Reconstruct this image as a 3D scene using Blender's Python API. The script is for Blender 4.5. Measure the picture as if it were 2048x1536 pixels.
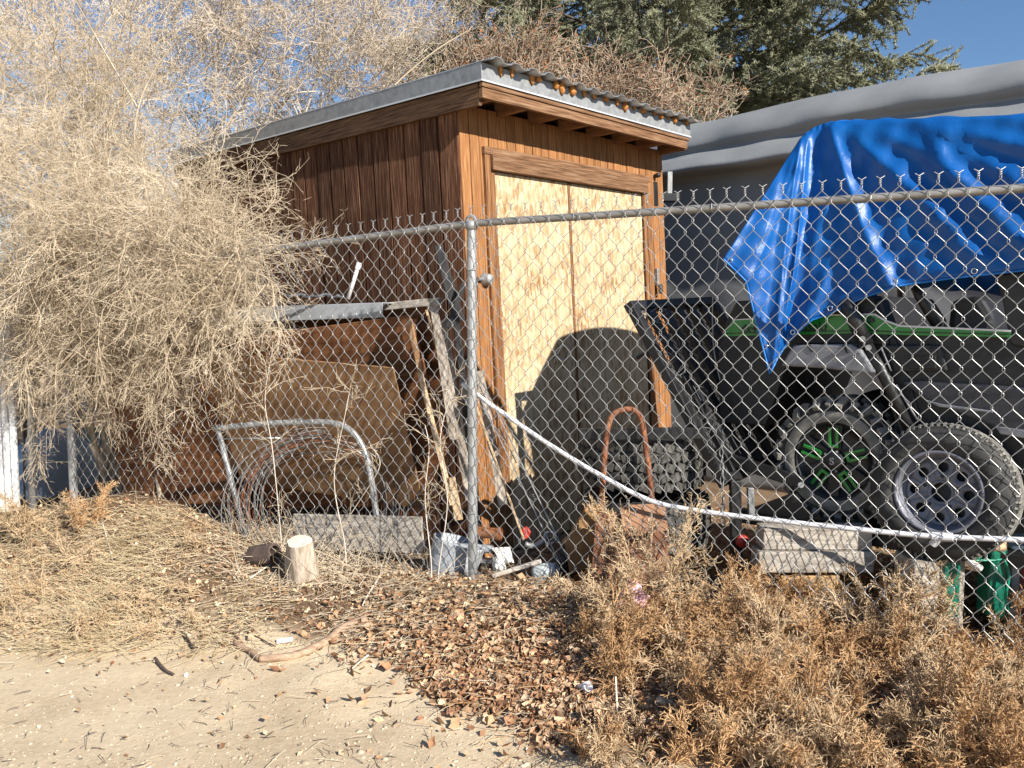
import bpy, math, random
import numpy as np
from mathutils import Vector, Matrix
random.seed(7); RNG = np.random.default_rng(11)
for o in list(bpy.data.objects): bpy.data.objects.remove(o)
scene = bpy.context.scene
C = scene.collection
# ------------------------------------------------------------ camera
F = 1650.0; PITCH = math.atan(128/1650.0)
cam = bpy.data.cameras.new('camera'); cam.sensor_width = 36; cam.lens = F/2048*36
cam.clip_start = .05; cam.clip_end = 2000
camo = bpy.data.objects.new('camera', cam); C.objects.link(camo)
camo.rotation_euler = (math.pi/2-PITCH, 0, 0); scene.camera = camo
# ------------------------------------------------------------ sky, sun, exposure
SUNH = Vector((.66, -.751, 0)).normalized(); EL = math.radians(31)
sdir = Vector((SUNH.x*math.cos(EL), SUNH.y*math.cos(EL), math.sin(EL)))
wd = bpy.data.worlds.new('World'); scene.world = wd; wd.use_nodes = True
nt = wd.node_tree; bg = nt.nodes['Background']
sk = nt.nodes.new('ShaderNodeTexSky'); sk.sky_type = 'NISHITA'; sk.sun_disc = False
sk.sun_elevation = EL; sk.sun_rotation = math.atan2(SUNH.x, SUNH.y)
sk.altitude = 1400; sk.air_density = 1.3; sk.dust_density = 0; sk.ozone_density = 6.0
nt.links.new(sk.outputs[0], bg.inputs[0]); bg.inputs[1].default_value = .076
sl = bpy.data.lights.new('sun', 'SUN'); sl.energy = 5.0; sl.angle = math.radians(.5); sl.color = (1, .955, .88)
so = bpy.data.objects.new('sun', sl); C.objects.link(so)
so.rotation_euler = (-sdir).to_track_quat('-Z', 'Y').to_euler()
vs = scene.view_settings; vs.view_transform = 'Standard'; vs.look = 'None'; vs.gamma = 1; vs.exposure = .78
scene.render.engine = 'CYCLES'
# ------------------------------------------------------------ geometry helpers
cP, sP = math.cos(PITCH), math.sin(PITCH)
def ray(px, py):
    a = (px-1024)/F; b = (768-py)/F
    return Vector((a, cP+b*sP, -sP+b*cP))
def W(px, py, Y):
    d = ray(px, py); return d*(Y/d.y)
def onplane(px, py, P0, n):
    d = ray(px, py); return d*(P0.dot(n)/d.dot(n))
def prop(o, label=None, cat=None, group=None, kind=None):
    if label: o['label'] = label
    if cat: o['category'] = cat
    if group: o['group'] = group
    if kind: o['kind'] = kind
    return o
def empty(name, label, cat, loc=(0, 0, 0), M=None, group=None):
    o = bpy.data.objects.new(name, None); C.objects.link(o); o.empty_display_size = .05
    if M is not None: o.matrix_world = M
    else: o.location = loc
    return prop(o, label, cat, group)
def link(name, me, mat, parent=None, M=None):
    o = bpy.data.objects.new(name, me); C.objects.link(o)
    if mat is not None and not me.materials: me.materials.append(mat)
    if parent is not None: o.parent = parent
    if M is not None: o.matrix_local = M
    return o
def ortho(d):
    d = Vector(d).normalized(); a = Vector((0, 0, 1)) if abs(d.z) < .9 else Vector((1, 0, 0))
    u = d.cross(a).normalized(); return u, d.cross(u)
class MB:
    def __init__(s): s.v = []; s.f = []
    def add(s, vs_, fs):
        b = len(s.v); s.v += [tuple(p) for p in vs_]; s.f += [tuple(i+b for i in f) for f in fs]; return s
    def box(s, a, b, M=None):
        x0, y0, z0 = a; x1, y1, z1 = b
        p = [Vector(q) for q in ((x0,y0,z0),(x1,y0,z0),(x1,y1,z0),(x0,y1,z0),(x0,y0,z1),(x1,y0,z1),(x1,y1,z1),(x0,y1,z1))]
        if M is not None: p = [M @ q for q in p]
        return s.add(p, [(0,3,2,1),(4,5,6,7),(0,1,5,4),(1,2,6,5),(2,3,7,6),(3,0,4,7)])
    def bar(s, p, q, w, h, up=(0, 0, 1)):
        p, q = Vector(p), Vector(q); d = (q-p); L = d.length; d.normalize()
        u = d.cross(Vector(up))
        if u.length < 1e-4: u = ortho(d)[0]
        u.normalize(); v = u.cross(d)
        M = Matrix((( u.x, d.x, v.x, p.x), (u.y, d.y, v.y, p.y), (u.z, d.z, v.z, p.z), (0,0,0,1)))
        return s.box((-w/2, 0, -h/2), (w/2, L, h/2), M)
    def prism(s, poly, n, t):
        """polygon of 3D points extruded by t along n"""
        n = Vector(n).normalized(); A = [Vector(p) for p in poly]; B = [p+n*t for p in A]; k = len(A)
        return s.add(A+B, [tuple(range(k-1, -1, -1)), tuple(range(k, 2*k))]+[(i, (i+1) % k, k+(i+1) % k, k+i) for i in range(k)])
    def tube(s, pts, r, n=8, cap=True):
        pts = [Vector(p) for p in pts]; K = len(pts)
        rr = r if hasattr(r, '__len__') else [r]*K
        u = None; rings = []
        for i in range(K):
            d = (pts[min(i+1, K-1)]-pts[max(i-1, 0)]).normalized()
            if u is None: u, _ = ortho(d)
            u = (u-d*u.dot(d)).normalized(); v = d.cross(u)
            rings += [pts[i]+(u*math.cos(2*math.pi*j/n)+v*math.sin(2*math.pi*j/n))*rr[i] for j in range(n)]
        fs = [(i*n+j, i*n+(j+1) % n, (i+1)*n+(j+1) % n, (i+1)*n+j) for i in range(K-1) for j in range(n)]
        if cap: fs += [tuple(range(n-1, -1, -1)), tuple(range((K-1)*n, K*n))]
        return s.add(rings, fs)
    def lathe(s, prof, n=32, M=None, closed=False):
        """prof: (radius, height) about local z"""
        vs_ = []; k = len(prof)
        for r, z in prof:
            for j in range(n):
                a = 2*math.pi*j/n; p = Vector((r*math.cos(a), r*math.sin(a), z)); vs_.append(M @ p if M is not None else p)
        fs = [(i*n+j, i*n+(j+1) % n, (i+1)*n+(j+1) % n, (i+1)*n+j) for i in range(k-1) for j in range(n)]
        if closed: fs += [((k-1)*n+j, (k-1)*n+(j+1) % n, (j+1) % n, j) for j in range(n)]
        return s.add(vs_, fs)
    def grid(s, P):
        R, K = len(P), len(P[0])
        return s.add([p for r in P for p in r], [(i*K+j, i*K+j+1, (i+1)*K+j+1, (i+1)*K+j) for i in range(R-1) for j in range(K-1)])
    def mesh(s, name, smooth=False):
        me = bpy.data.meshes.new(name); me.from_pydata(s.v, [], s.f); me.update()
        if smooth: me.polygons.foreach_set('use_smooth', [True]*len(me.polygons))
        return me
    def build(s, name, mat, parent=None, smooth=False, M=None, bevel=0, solid=0):
        o = link(name, s.mesh(name, smooth), mat, parent, M)
        if solid:
            m = o.modifiers.new('s', 'SOLIDIFY'); m.thickness = solid; m.offset = 0
        if bevel:
            m = o.modifiers.new('b', 'BEVEL'); m.width = bevel; m.segments = 2; m.limit_method = 'ANGLE'
        return o
def smooth_pts(pts, n=8):
    P = [Vector(p) for p in pts]; out = []
    for i in range(len(P)-1):
        a, b, c, d = P[max(i-1, 0)], P[i], P[i+1], P[min(i+2, len(P)-1)]
        for k in range(n):
            t = k/n; out.append(.5*((2*b)+(c-a)*t+(2*a-5*b+4*c-d)*t*t+(3*b-a-3*c+d)*t**3))
    return out+[P[-1]]
# ---- fast strand meshes (three-sided tapered prisms)
def strand_arrays(A, B, ra, rb):
    d = B-A; L = np.linalg.norm(d, axis=1, keepdims=True); d = d/np.maximum(L, 1e-9)
    ref = np.where(np.abs(d[:, 2:3]) < .9, np.array([[0, 0, 1.]]), np.array([[1., 0, 0]]))
    u = np.cross(d, ref); u /= np.linalg.norm(u, axis=1, keepdims=True); v = np.cross(d, u)
    V = []
    for P, r in ((A, ra), (B, rb)):
        for j in range(3):
            a = 2*math.pi*j/3+.4; V.append(P+(u*math.cos(a)+v*math.sin(a))*np.asarray(r).reshape(-1, 1))
    V = np.stack(V, 1).reshape(-1, 3)
    N = len(A); q = np.array([[0, 1, 4, 3], [1, 2, 5, 4], [2, 0, 3, 5]])
    Fq = (q[None]+(np.arange(N)*6)[:, None, None]).reshape(-1, 4)
    return V, Fq
def raw_mesh(name, V, Fq, cols=None):
    me = bpy.data.meshes.new(name); k = Fq.shape[1]
    me.vertices.add(len(V)); me.vertices.foreach_set('co', V.astype(np.float32).ravel())
    me.loops.add(Fq.size); me.loops.foreach_set('vertex_index', Fq.astype(np.int32).ravel())
    me.polygons.add(len(Fq)); me.polygons.foreach_set('loop_start', (np.arange(len(Fq))*k).astype(np.int32))
    if cols is not None:
        at = me.color_attributes.new('Col', 'FLOAT_COLOR', 'POINT')
        at.data.foreach_set('color', np.c_[cols, np.ones(len(cols))].astype(np.float32).ravel())
    me.update(calc_edges=True); return me
class Strands:
    def __init__(s): s.a = []; s.b = []; s.ra = []; s.rb = []; s.rib = []
    def ribbon(s, P, r):
        """finest twigs: one narrow quad per step, turned at random"""
        A, B = P[:, :-1].reshape(-1, 3), P[:, 1:].reshape(-1, 3); d = nrm(B-A); u = nrm(np.cross(d, RNG.normal(0, 1, d.shape)))*r*1.1
        s.rib.append(np.stack([A-u, A+u, B+u*.7, B-u*.7], 1).reshape(-1, 3)); return s
    def merge(s, o): s.a += o.a; s.b += o.b; s.ra += o.ra; s.rb += o.rb; s.rib += o.rib
    def poly(s, P, r0, r1):
        """P: (N,K,3) polylines tapering from r0 to r1"""
        N, K, _ = P.shape; t = np.linspace(0, 1, K)
        r0 = np.broadcast_to(np.asarray(r0, float), (N,)); r1 = np.broadcast_to(np.asarray(r1, float), (N,))
        R = r0[:, None]*(1-t)+r1[:, None]*t
        s.a.append(P[:, :-1].reshape(-1, 3)); s.b.append(P[:, 1:].reshape(-1, 3))
        s.ra.append(R[:, :-1].ravel()); s.rb.append(R[:, 1:].ravel()); return s
    def arrays(s):
        V, Fq = strand_arrays(np.concatenate(s.a), np.concatenate(s.b), np.concatenate(s.ra), np.concatenate(s.rb))
        if s.rib:
            r = np.concatenate(s.rib); Fq = np.concatenate([Fq, len(V)+np.arange(len(r)).reshape(-1, 4)]); V = np.concatenate([V, r])
        return V, Fq
    def build(s, name, mat, parent=None):
        V, Fq = s.arrays(); return link(name, raw_mesh(name, V, Fq), mat, parent)
def nrm(a): return a/np.maximum(np.linalg.norm(a, axis=-1, keepdims=True), 1e-9)
def grow(p, d, L, K, sig, grav, rng=RNG):
    """N polylines of K steps from p along d"""
    N = len(p); P = np.zeros((N, K+1, 3)); P[:, 0] = p; d = nrm(d); L = np.broadcast_to(np.asarray(L, float), (N,))
    for k in range(K):
        P[:, k+1] = P[:, k]+d*(L/K)[:, None]
        d = nrm(d+rng.normal(0, sig, (N, 3))+np.array([0, 0, grav]))
    return P
def spawn(P, per, lo=.15, hi=1., spread=.9, up=0., rng=RNG):
    N, K, _ = P.shape; idx = np.repeat(np.arange(N), per); t = rng.uniform(lo, hi, len(idx))*(K-1)
    k = np.minimum(t.astype(int), K-2); fr = (t-k)[:, None]
    a, b = P[idx, k], P[idx, k+1]
    d = nrm(nrm(b-a)+rng.normal(0, spread, (len(idx), 3))+np.array([0, 0, up]))
    return a*(1-fr)+b*fr, d
# ------------------------------------------------------------ materials
def newmat(name):
    m = bpy.data.materials.new(name); m.use_nodes = True; n = m.node_tree
    return m, n, n.nodes['Principled BSDF']
def nd(n, t, **kw):
    x = n.nodes.new(t)
    for k, v in kw.items():
        if k in x.inputs: x.inputs[k].default_value = v
        else: setattr(x, k, v)
    return x
def col4(c): return (*c, 1)
def mat(name, c1, c2=None, rough=.7, scale=8, stretch=(1, 1, 1), detail=6, bump=0, bscale=None, metal=0, lo=.35, hi=.65, rnd=0, spec=.5, c3=None, coat=0, dist=.01):
    """two/three-tone noise material in object coordinates, with bump; rnd: per-object brightness jitter"""
    m, n, b = newmat(name); lk = n.links.new
    b.inputs['Roughness'].default_value = rough; b.inputs['Metallic'].default_value = metal
    b.inputs['Specular IOR Level'].default_value = spec
    if coat: b.inputs['Coat Weight'].default_value = coat
    tc = nd(n, 'ShaderNodeTexCoord'); mp = nd(n, 'ShaderNodeMapping'); mp.inputs['Scale'].default_value = stretch
    oi = nd(n, 'ShaderNodeObjectInfo'); add = nd(n, 'ShaderNodeVectorMath', operation='ADD')
    sc = nd(n, 'ShaderNodeVectorMath', operation='SCALE'); sc.inputs['Scale'].default_value = 13.7
    cx = nd(n, 'ShaderNodeCombineXYZ'); lk(oi.outputs['Random'], cx.inputs[0]); lk(oi.outputs['Random'], cx.inputs[2]); lk(cx.outputs[0], sc.inputs[0])
    lk(tc.outputs['Object'], mp.inputs[0]); lk(mp.outputs[0], add.inputs[0]); lk(sc.outputs[0], add.inputs[1])
    nz = nd(n, 'ShaderNodeTexNoise', Scale=scale, Detail=detail, Roughness=.62); lk(add.outputs[0], nz.inputs['Vector'])
    rp = nd(n, 'ShaderNodeValToRGB'); lk(nz.outputs['Fac'], rp.inputs[0])
    e = rp.color_ramp.elements; e[0].position = lo; e[1].position = hi
    e[0].color = col4(c1); e[1].color = col4(c2 or c1)
    if c3: x = e.new((lo+hi)/2); x.color = col4(c3)
    out = rp.outputs[0]
    if rnd:
        hs = nd(n, 'ShaderNodeHueSaturation'); ma = nd(n, 'ShaderNodeMapRange'); ma.inputs['To Min'].default_value = 1-rnd; ma.inputs['To Max'].default_value = 1+rnd
        lk(oi.outputs['Random'], ma.inputs[0]); lk(ma.outputs[0], hs.inputs['Value']); lk(out, hs.inputs['Color']); out = hs.outputs[0]
    lk(out, b.inputs['Base Color'])
    if bump:
        bp = nd(n, 'ShaderNodeBump'); bp.inputs['Strength'].default_value = bump; bp.inputs['Distance'].default_value = dist
        if bscale:
            n2 = nd(n, 'ShaderNodeTexNoise', Scale=bscale, Detail=5); lk(add.outputs[0], n2.inputs['Vector']); lk(n2.outputs['Fac'], bp.inputs['Height'])
        else: lk(nz.outputs['Fac'], bp.inputs['Height'])
        lk(bp.outputs[0], b.inputs['Normal'])
    return m
def vcol_mat(name, rough=.8, translucent=0, spec=.25):
    m, n, b = newmat(name); a = nd(n, 'ShaderNodeVertexColor', layer_name='Col'); n.links.new(a.outputs[0], b.inputs['Base Color'])
    b.inputs['Roughness'].default_value = rough; b.inputs['Specular IOR Level'].default_value = spec
    return m
M_ = {}
M_['galv'] = mat('galvanised', (.24,.24,.235), (.40,.40,.39), .5, 22, bump=.1, metal=.45, lo=.3, hi=.7)
M_['wire'] = mat('galvanised_wire', (.27,.265,.255), (.44,.43,.41), .45, 30, metal=.45)
M_['post'] = mat('galvanised_post', (.27,.27,.265), (.44,.44,.43), .5, 14, metal=.4, stretch=(1,1,.3), lo=.3, hi=.7)
M_['rail'] = mat('dirty_rail', (.20,.185,.165), (.42,.40,.37), .55, 9, metal=.45, stretch=(1,1,1), lo=.3, hi=.7)
M_['front_wood'] = mat('stained_siding', (.13,.05,.018), (.46,.25,.11), .8, 5.5, (24, 24, .9), 10, .9, None, rnd=.16, spec=.25, c3=(.31,.135,.048), lo=.28, hi=.72)
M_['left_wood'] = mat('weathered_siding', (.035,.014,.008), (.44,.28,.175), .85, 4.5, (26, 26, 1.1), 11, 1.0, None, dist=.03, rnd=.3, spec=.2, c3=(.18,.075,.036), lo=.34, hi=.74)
M_['trim'] = mat('brown_trim', (.09,.045,.022), (.29,.18,.105), .8, 5, (1.0, 22, 22), 10, .8, None, rnd=.1, spec=.25, c3=(.21,.105,.05))
M_['trim_v'] = mat('brown_jamb', (.10,.04,.015), (.36,.19,.085), .8, 5, (22, 22, .9), 10, .8, None, rnd=.1, spec=.25, c3=(.22,.10,.04))
M_['trim_y'] = mat('brown_barge', (.06,.03,.017), (.22,.125,.07), .8, 5, (22, 1, 22), 10, .8, spec=.2)
M_['rafter'] = mat('rafter_wood', (.16,.07,.03), (.30,.15,.07), .8, 6, (5, 1, 5), 6, .3, spec=.2)
M_['dark'] = mat('dark_inside', (.02,.017,.015), (.035,.03,.026), .9, 6)
M_['ply'] = mat('tan_plywood', (.20,.105,.05), (.31,.185,.095), .75, 2.2, (1, 4, 5), 7, .12, rnd=.05, spec=.3, c3=(.26,.145,.07))
M_['ply2'] = mat('red_plywood', (.11,.04,.016), (.28,.125,.053), .75, 3.0, (1.2, 4, 7), 8, .2, rnd=.08, spec=.3, c3=(.19,.078,.032))
M_['greywood'] = mat('grey_timber', (.20,.17,.14), (.50,.45,.38), .85, 5, (1, 9, 9), 8, .5, rnd=.1, spec=.2, c3=(.36,.315,.26))
M_['greywood_v'] = mat('grey_slat', (.16,.125,.095), (.46,.40,.33), .85, 6, (9, 9, .9), 8, .5, rnd=.2, spec=.2, c3=(.30,.25,.2))
M_['rawwood'] = mat('raw_wood_edge', (.40,.26,.14), (.62,.46,.29), .8, 12, (4, 4, 4), 5, .2, rnd=.1)
M_['pvc'] = mat('white_pvc', (.62,.61,.62), (.76,.75,.75), .35, 9, rnd=.03)
M_['white'] = mat('white_plastic', (.72,.71,.69), (.82,.81,.80), .4, 6)
M_['greyplastic'] = mat('grey_plastic', (.30,.32,.34), (.42,.44,.46), .5, 5)
M_['black'] = mat('black_paint', (.010,.010,.011), (.022,.021,.021), .42, 18, bump=.1)
M_['blackplastic'] = mat('black_plastic', (.012,.012,.014), (.020,.020,.022), .48, 40, bump=.15, bscale=180)
M_['greyfender'] = mat('grey_fender', (.20,.20,.215), (.27,.27,.28), .5, 25, bump=.1, bscale=150)
M_['green'] = mat('green_gloss', (.010,.22,.028), (.014,.28,.035), .28, 4, coat=.4)
M_['rubber'] = mat('tyre_rubber', (.018,.018,.018), (.075,.07,.062), .8, 9, bump=.2, bscale=60, lo=.3, hi=.8)
M_['dusty'] = mat('dusty_rubber', (.10,.095,.083), (.34,.315,.27), .9, 14, bump=.2, lo=.3, hi=.75)
M_['tread'] = mat('tread_rubber', (.035,.033,.03), (.15,.14,.12), .9, 14, bump=.2, lo=.3, hi=.75)
M_['wheelgrey'] = mat('wheel_silver', (.15,.15,.17), (.23,.23,.26), .45, 8, metal=.1)
M_['chrome'] = mat('chrome', (.7,.7,.7), (.8,.8,.8), .2, 5, metal=1)
M_['rust'] = mat('rust', (.10,.032,.014), (.36,.15,.07), .85, 16, bump=.4, c3=(.22,.08,.035), lo=.3, hi=.7)
M_['rustbox'] = mat('rust_sheet', (.09,.035,.016), (.26,.12,.06), .8, 7, bump=.2, c3=(.16,.065,.03))
M_['foam'] = mat('orange_foam', (.30,.11,.02), (.52,.23,.06), .85, 40, bump=.3)
M_['cord'] = mat('pale_rope', (.45,.42,.37), (.7,.67,.6), .8, 60)
M_['hose'] = mat('green_plastic', (.004,.10,.06), (.006,.16,.10), .35, 9)
M_['cordgreen'] = mat('green_cord', (.005,.20,.11), (.01,.30,.17), .35, 9)
M_['paper'] = mat('pale_paper', (.66,.62,.54), (.80,.77,.70), .8, 9)
M_['card'] = mat('brown_card', (.40,.24,.10), (.50,.32,.15), .8, 9)
M_['red'] = mat('red_plastic', (.42,.03,.02), (.55,.06,.04), .4, 9)
M_['pink'] = mat('pink_film', (.75,.36,.42), (.88,.62,.66), .45, 14, bump=.3)
M_['stump'] = mat('stump_bark', (.28,.215,.155), (.55,.46,.36), .9, 10, (5,5,1), 8, .6)
M_['stumptop'] = mat('stump_cut', (.62,.54,.40), (.74,.67,.53), .85, 30, (3,1,1), 5, .2)
M_['stick'] = mat('fallen_stick', (.17,.105,.065), (.52,.37,.255), .85, 14, (1,4,4), 7, .4, c3=(.36,.235,.15), lo=.3, hi=.7)
M_['darkstick'] = mat('dark_stick', (.055,.036,.03), (.13,.09,.07), .9, 12)
M_['palestick'] = mat('pale_stick', (.5,.42,.33), (.74,.66,.56), .85, 12)
M_['glass'] = mat('foggy_jar', (.45,.50,.49), (.62,.66,.65), .15, 12)
M_['bluecloth'] = mat('pale_blue_cover', (.30,.38,.48), (.46,.53,.62), .6, 4, bump=.3)
M_['sand'] = mat('maroon_panel', (.20,.03,.04), (.25,.045,.05), .5, 4)

def osb_mat():
    m, n, b = newmat('osb_board'); lk = n.links.new
    tc = nd(n, 'ShaderNodeTexCoord'); mp = nd(n, 'ShaderNodeMapping'); mp.inputs['Scale'].default_value = (34, 1, 11)
    lk(tc.outputs['Object'], mp.inputs[0])
    v = nd(n, 'ShaderNodeTexVoronoi', Scale=1.6); lk(mp.outputs[0], v.inputs['Vector'])
    nz = nd(n, 'ShaderNodeTexNoise', Scale=2.2, Detail=8, Roughness=.75); lk(mp.outputs[0], nz.inputs['Vector'])
    nl = nd(n, 'ShaderNodeTexNoise', Scale=3.0, Detail=3); lk(tc.outputs['Object'], nl.inputs['Vector'])
    mx = nd(n, 'ShaderNodeMix', data_type='FLOAT'); mx.inputs[0].default_value = .62
    lk(v.outputs['Color'], mx.inputs[2]); lk(nz.outputs['Fac'], mx.inputs[3])
    ad = nd(n, 'ShaderNodeMath', operation='ADD'); lk(mx.outputs[0], ad.inputs[0])
    sb = nd(n, 'ShaderNodeMath', operation='MULTIPLY_ADD'); lk(nl.outputs['Fac'], sb.inputs[0]); sb.inputs[1].default_value = .5; sb.inputs[2].default_value = -.25
    lk(sb.outputs[0], ad.inputs[1])
    r = nd(n, 'ShaderNodeValToRGB'); lk(ad.outputs[0], r.inputs[0]); e = r.color_ramp.elements
    e[0].position = .26; e[0].color = (.24,.12,.042,1); e[1].position = .74; e[1].color = (.60,.495,.34,1)
    x = e.new(.50); x.color = (.49,.36,.21,1)
    lk(r.outputs[0], b.inputs['Base Color']); b.inputs['Roughness'].default_value = .8; b.inputs['Specular IOR Level'].default_value = .25
    bp = nd(n, 'ShaderNodeBump'); bp.inputs['Strength'].default_value = .25; bp.inputs['Distance'].default_value = .004; lk(ad.outputs[0], bp.inputs['Height']); lk(bp.outputs[0], b.inputs['Normal'])
    return m
M_['osb'] = osb_mat()
def tarp_mat(name, c, c2, rough, wr, spec=.5, sc=26, dist=.02):
    m, n, b = newmat(name); lk = n.links.new
    tc = nd(n, 'ShaderNodeTexCoord'); nz = nd(n, 'ShaderNodeTexNoise', Scale=3, Detail=5); lk(tc.outputs['Object'], nz.inputs['Vector'])
    r = nd(n, 'ShaderNodeValToRGB'); lk(nz.outputs['Fac'], r.inputs[0]); e = r.color_ramp.elements
    e[0].position = .3; e[1].position = .7; e[0].color = col4(c); e[1].color = col4(c2)
    lk(r.outputs[0], b.inputs['Base Color']); b.inputs['Roughness'].default_value = rough; b.inputs['Specular IOR Level'].default_value = spec
    v = nd(n, 'ShaderNodeTexNoise', Scale=sc, Detail=6, Roughness=.7, Distortion=1.2); lk(tc.outputs['Object'], v.inputs['Vector'])
    v2 = nd(n, 'ShaderNodeTexNoise', Scale=3.2, Detail=7, noise_type='RIDGED_MULTIFRACTAL'); lk(tc.outputs['Object'], v2.inputs['Vector'])
    b1 = nd(n, 'ShaderNodeBump'); b1.inputs['Strength'].default_value = wr; b1.inputs['Distance'].default_value = dist*.35; lk(v.outputs['Fac'], b1.inputs['Height'])
    b2 = nd(n, 'ShaderNodeBump'); b2.inputs['Strength'].default_value = wr; b2.inputs['Distance'].default_value = dist*.7; lk(v2.outputs['Fac'], b2.inputs['Height'])
    lk(b1.outputs[0], b2.inputs['Normal']); lk(b2.outputs[0], b.inputs['Normal'])
    return m
M_['bluetarp'] = tarp_mat('blue_tarp', (.002,.072,.28), (.005,.105,.36), .38, .3, .45)
M_['greytarp'] = tarp_mat('grey_tarp', (.22,.225,.225), (.26,.265,.265), .6, .25, .35, 12, .02)
def dirt_mat():
    m, n, b = newmat('dirt'); lk = n.links.new
    tc = nd(n, 'ShaderNodeTexCoord')
    a = nd(n, 'ShaderNodeTexNoise', Scale=1.6, Detail=8, Roughness=.65); lk(tc.outputs['Object'], a.inputs['Vector'])
    f = nd(n, 'ShaderNodeTexNoise', Scale=34, Detail=9, Roughness=.8); lk(tc.outputs['Object'], f.inputs['Vector'])
    v = nd(n, 'ShaderNodeTexVoronoi', Scale=85); lk(tc.outputs['Object'], v.inputs['Vector'])
    mx = nd(n, 'ShaderNodeMix', data_type='FLOAT'); mx.inputs[0].default_value = .45; lk(a.outputs['Fac'], mx.inputs[2]); lk(f.outputs['Fac'], mx.inputs[3])
    r = nd(n, 'ShaderNodeValToRGB'); lk(mx.outputs[0], r.inputs[0]); e = r.color_ramp.elements
    e[0].position = .36; e[0].color = (.42,.32,.20,1); e[1].position = .64; e[1].color = (.70,.575,.39,1)
    x = e.new(.5); x.color = (.57,.45,.30,1)
    vc = nd(n, 'ShaderNodeVertexColor', layer_name='Col'); mm = nd(n, 'ShaderNodeMix', data_type='RGBA'); mm.inputs[7].default_value = (.17,.105,.06,1)
    mk = nd(n, 'ShaderNodeMath', operation='MULTIPLY_ADD'); mk.use_clamp = True; lk(a.outputs['Fac'], mk.inputs[0]); mk.inputs[1].default_value = 1.6
    sx_ = nd(n, 'ShaderNodeMath', operation='MULTIPLY_ADD'); lk(vc.outputs[0], sx_.inputs[0]); sx_.inputs[1].default_value = 1.8; sx_.inputs[2].default_value = -1.7; lk(sx_.outputs[0], mk.inputs[2])
    lk(mk.outputs[0], mm.inputs[0]); lk(r.outputs[0], mm.inputs[6]); lk(mm.outputs[2], b.inputs['Base Color']); b.inputs['Roughness'].default_value = .95; b.inputs['Specular IOR Level'].default_value = .15
    h = nd(n, 'ShaderNodeMath', operation='MULTIPLY_ADD'); lk(v.outputs['Distance'], h.inputs[0]); h.inputs[1].default_value = -.18; lk(f.outputs['Fac'], h.inputs[2])
    bp = nd(n, 'ShaderNodeBump'); bp.inputs['Strength'].default_value = .6; bp.inputs['Distance'].default_value = .010; lk(h.outputs[0], bp.inputs['Height']); lk(bp.outputs[0], b.inputs['Normal'])
    return m
M_['dirt'] = dirt_mat()
M_['leaf'] = vcol_mat('leaf_litter', .75)
M_['twig'] = mat('shrub_twig', (.40,.31,.205), (.66,.545,.395), .8, 1.3, spec=.2, lo=.3, hi=.7)
M_['twig_back'] = mat('far_twig', (.40,.32,.235), (.64,.54,.42), .8, 1.0, spec=.2)
M_['twig_red'] = mat('russet_twig', (.26,.18,.12), (.50,.38,.27), .8, 1.2, spec=.2)
M_['weed'] = mat('dry_weed', (.33,.18,.08), (.58,.37,.19), .8, 2.5, spec=.2, lo=.3, hi=.7)
M_['weed_pale'] = mat('pale_weed', (.42,.29,.16), (.62,.46,.29), .8, 3, spec=.2)
M_['straw'] = mat('straw', (.42,.32,.18), (.64,.52,.33), .75, 3, spec=.25)
M_['bark'] = mat('spruce_bark', (.05,.04,.03), (.12,.095,.075), .9, 10)
M_['needle'] = mat('spruce_needle', (.15,.155,.085), (.36,.36,.235), .65, 1.1, spec=.3, lo=.3, hi=.7)
# ============================================================ GROUND
FD = Vector((.9135, -.407, 0)).normalized(); FN = Vector((-FD.y*-1, -FD.x, 0)); FN = Vector((FD.y, -FD.x, 0))   # FN: from the fence toward the alley
FO = Vector((-.214, 4.2, 0))
def FP(s, z=0, off=0): return FO+FD*s+FN*off+Vector((0, 0, z))
def sstep(t): t = np.clip(t, 0, 1); return t*t*(3-2*t)
_k = RNG.uniform(0, 6.28, (14, 3)); _w = RNG.normal(0, 1, (14, 2))
def bumps(x, y, fr, n0, n1):
    r = 0
    for i in range(n0, n1): r = r+np.sin((x*_w[i, 0]+y*_w[i, 1])*fr*(1+.3*i)+_k[i, 0])
    return r/(n1-n0)
def hgt(x, y):
    x = np.asarray(x, float); y = np.asarray(y, float)
    s = (x-FO.x)*FD.x+(y-FO.y)*FD.y; d = (x-FO.x)*FN.x+(y-FO.y)*FN.y
    z = -1.50+.13*sstep((1.35-d)/1.3)
    z = z+.27*np.exp(-((s+2.35)/.75)**2-((d-.02)/.42)**2)
    z = z+.12*np.exp(-((s-.55)/.6)**2-((d-.25)/.33)**2)
    z = z+.06*np.exp(-((s+3.6)/.7)**2-((d-.3)/.5)**2)
    z = np.where(d < 0, np.where(d < -.5, -1.42, -1.42+(z+1.42)*sstep((d+.5)/.5)), z)
    near = sstep((d+.3)/.4)*sstep((1.5-d)/.6)
    z = z+(.006+.012*near)*bumps(x, y, 5, 0, 7)+(.002+.006*near)*bumps(x, y, 19, 7, 14)
    return z
def gz(x, y): return float(hgt(x, y))
def ax(lo, hi, st, far, n):
    a = np.arange(lo, hi+1e-6, st); g = np.geomspace(.2, far, n)
    return np.concatenate([(lo-g)[::-1], a, hi+g])
gx = ax(-4.2, 4.2, .045, 900, 26); gy = ax(1.2, 7, .045, 900, 26)
X, Y = np.meshgrid(gx, gy); Zg = hgt(X, Y)
V = np.stack([X, Y, Zg], -1).reshape(-1, 3); ny, nx = X.shape
ii = (np.arange(ny-1)[:, None]*nx+np.arange(nx-1)[None]).ravel()
dF = (X-FO.x)*FN.x+(Y-FO.y)*FN.y; sF = (X-FO.x)*FD.x+(Y-FO.y)*FD.y
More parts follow.
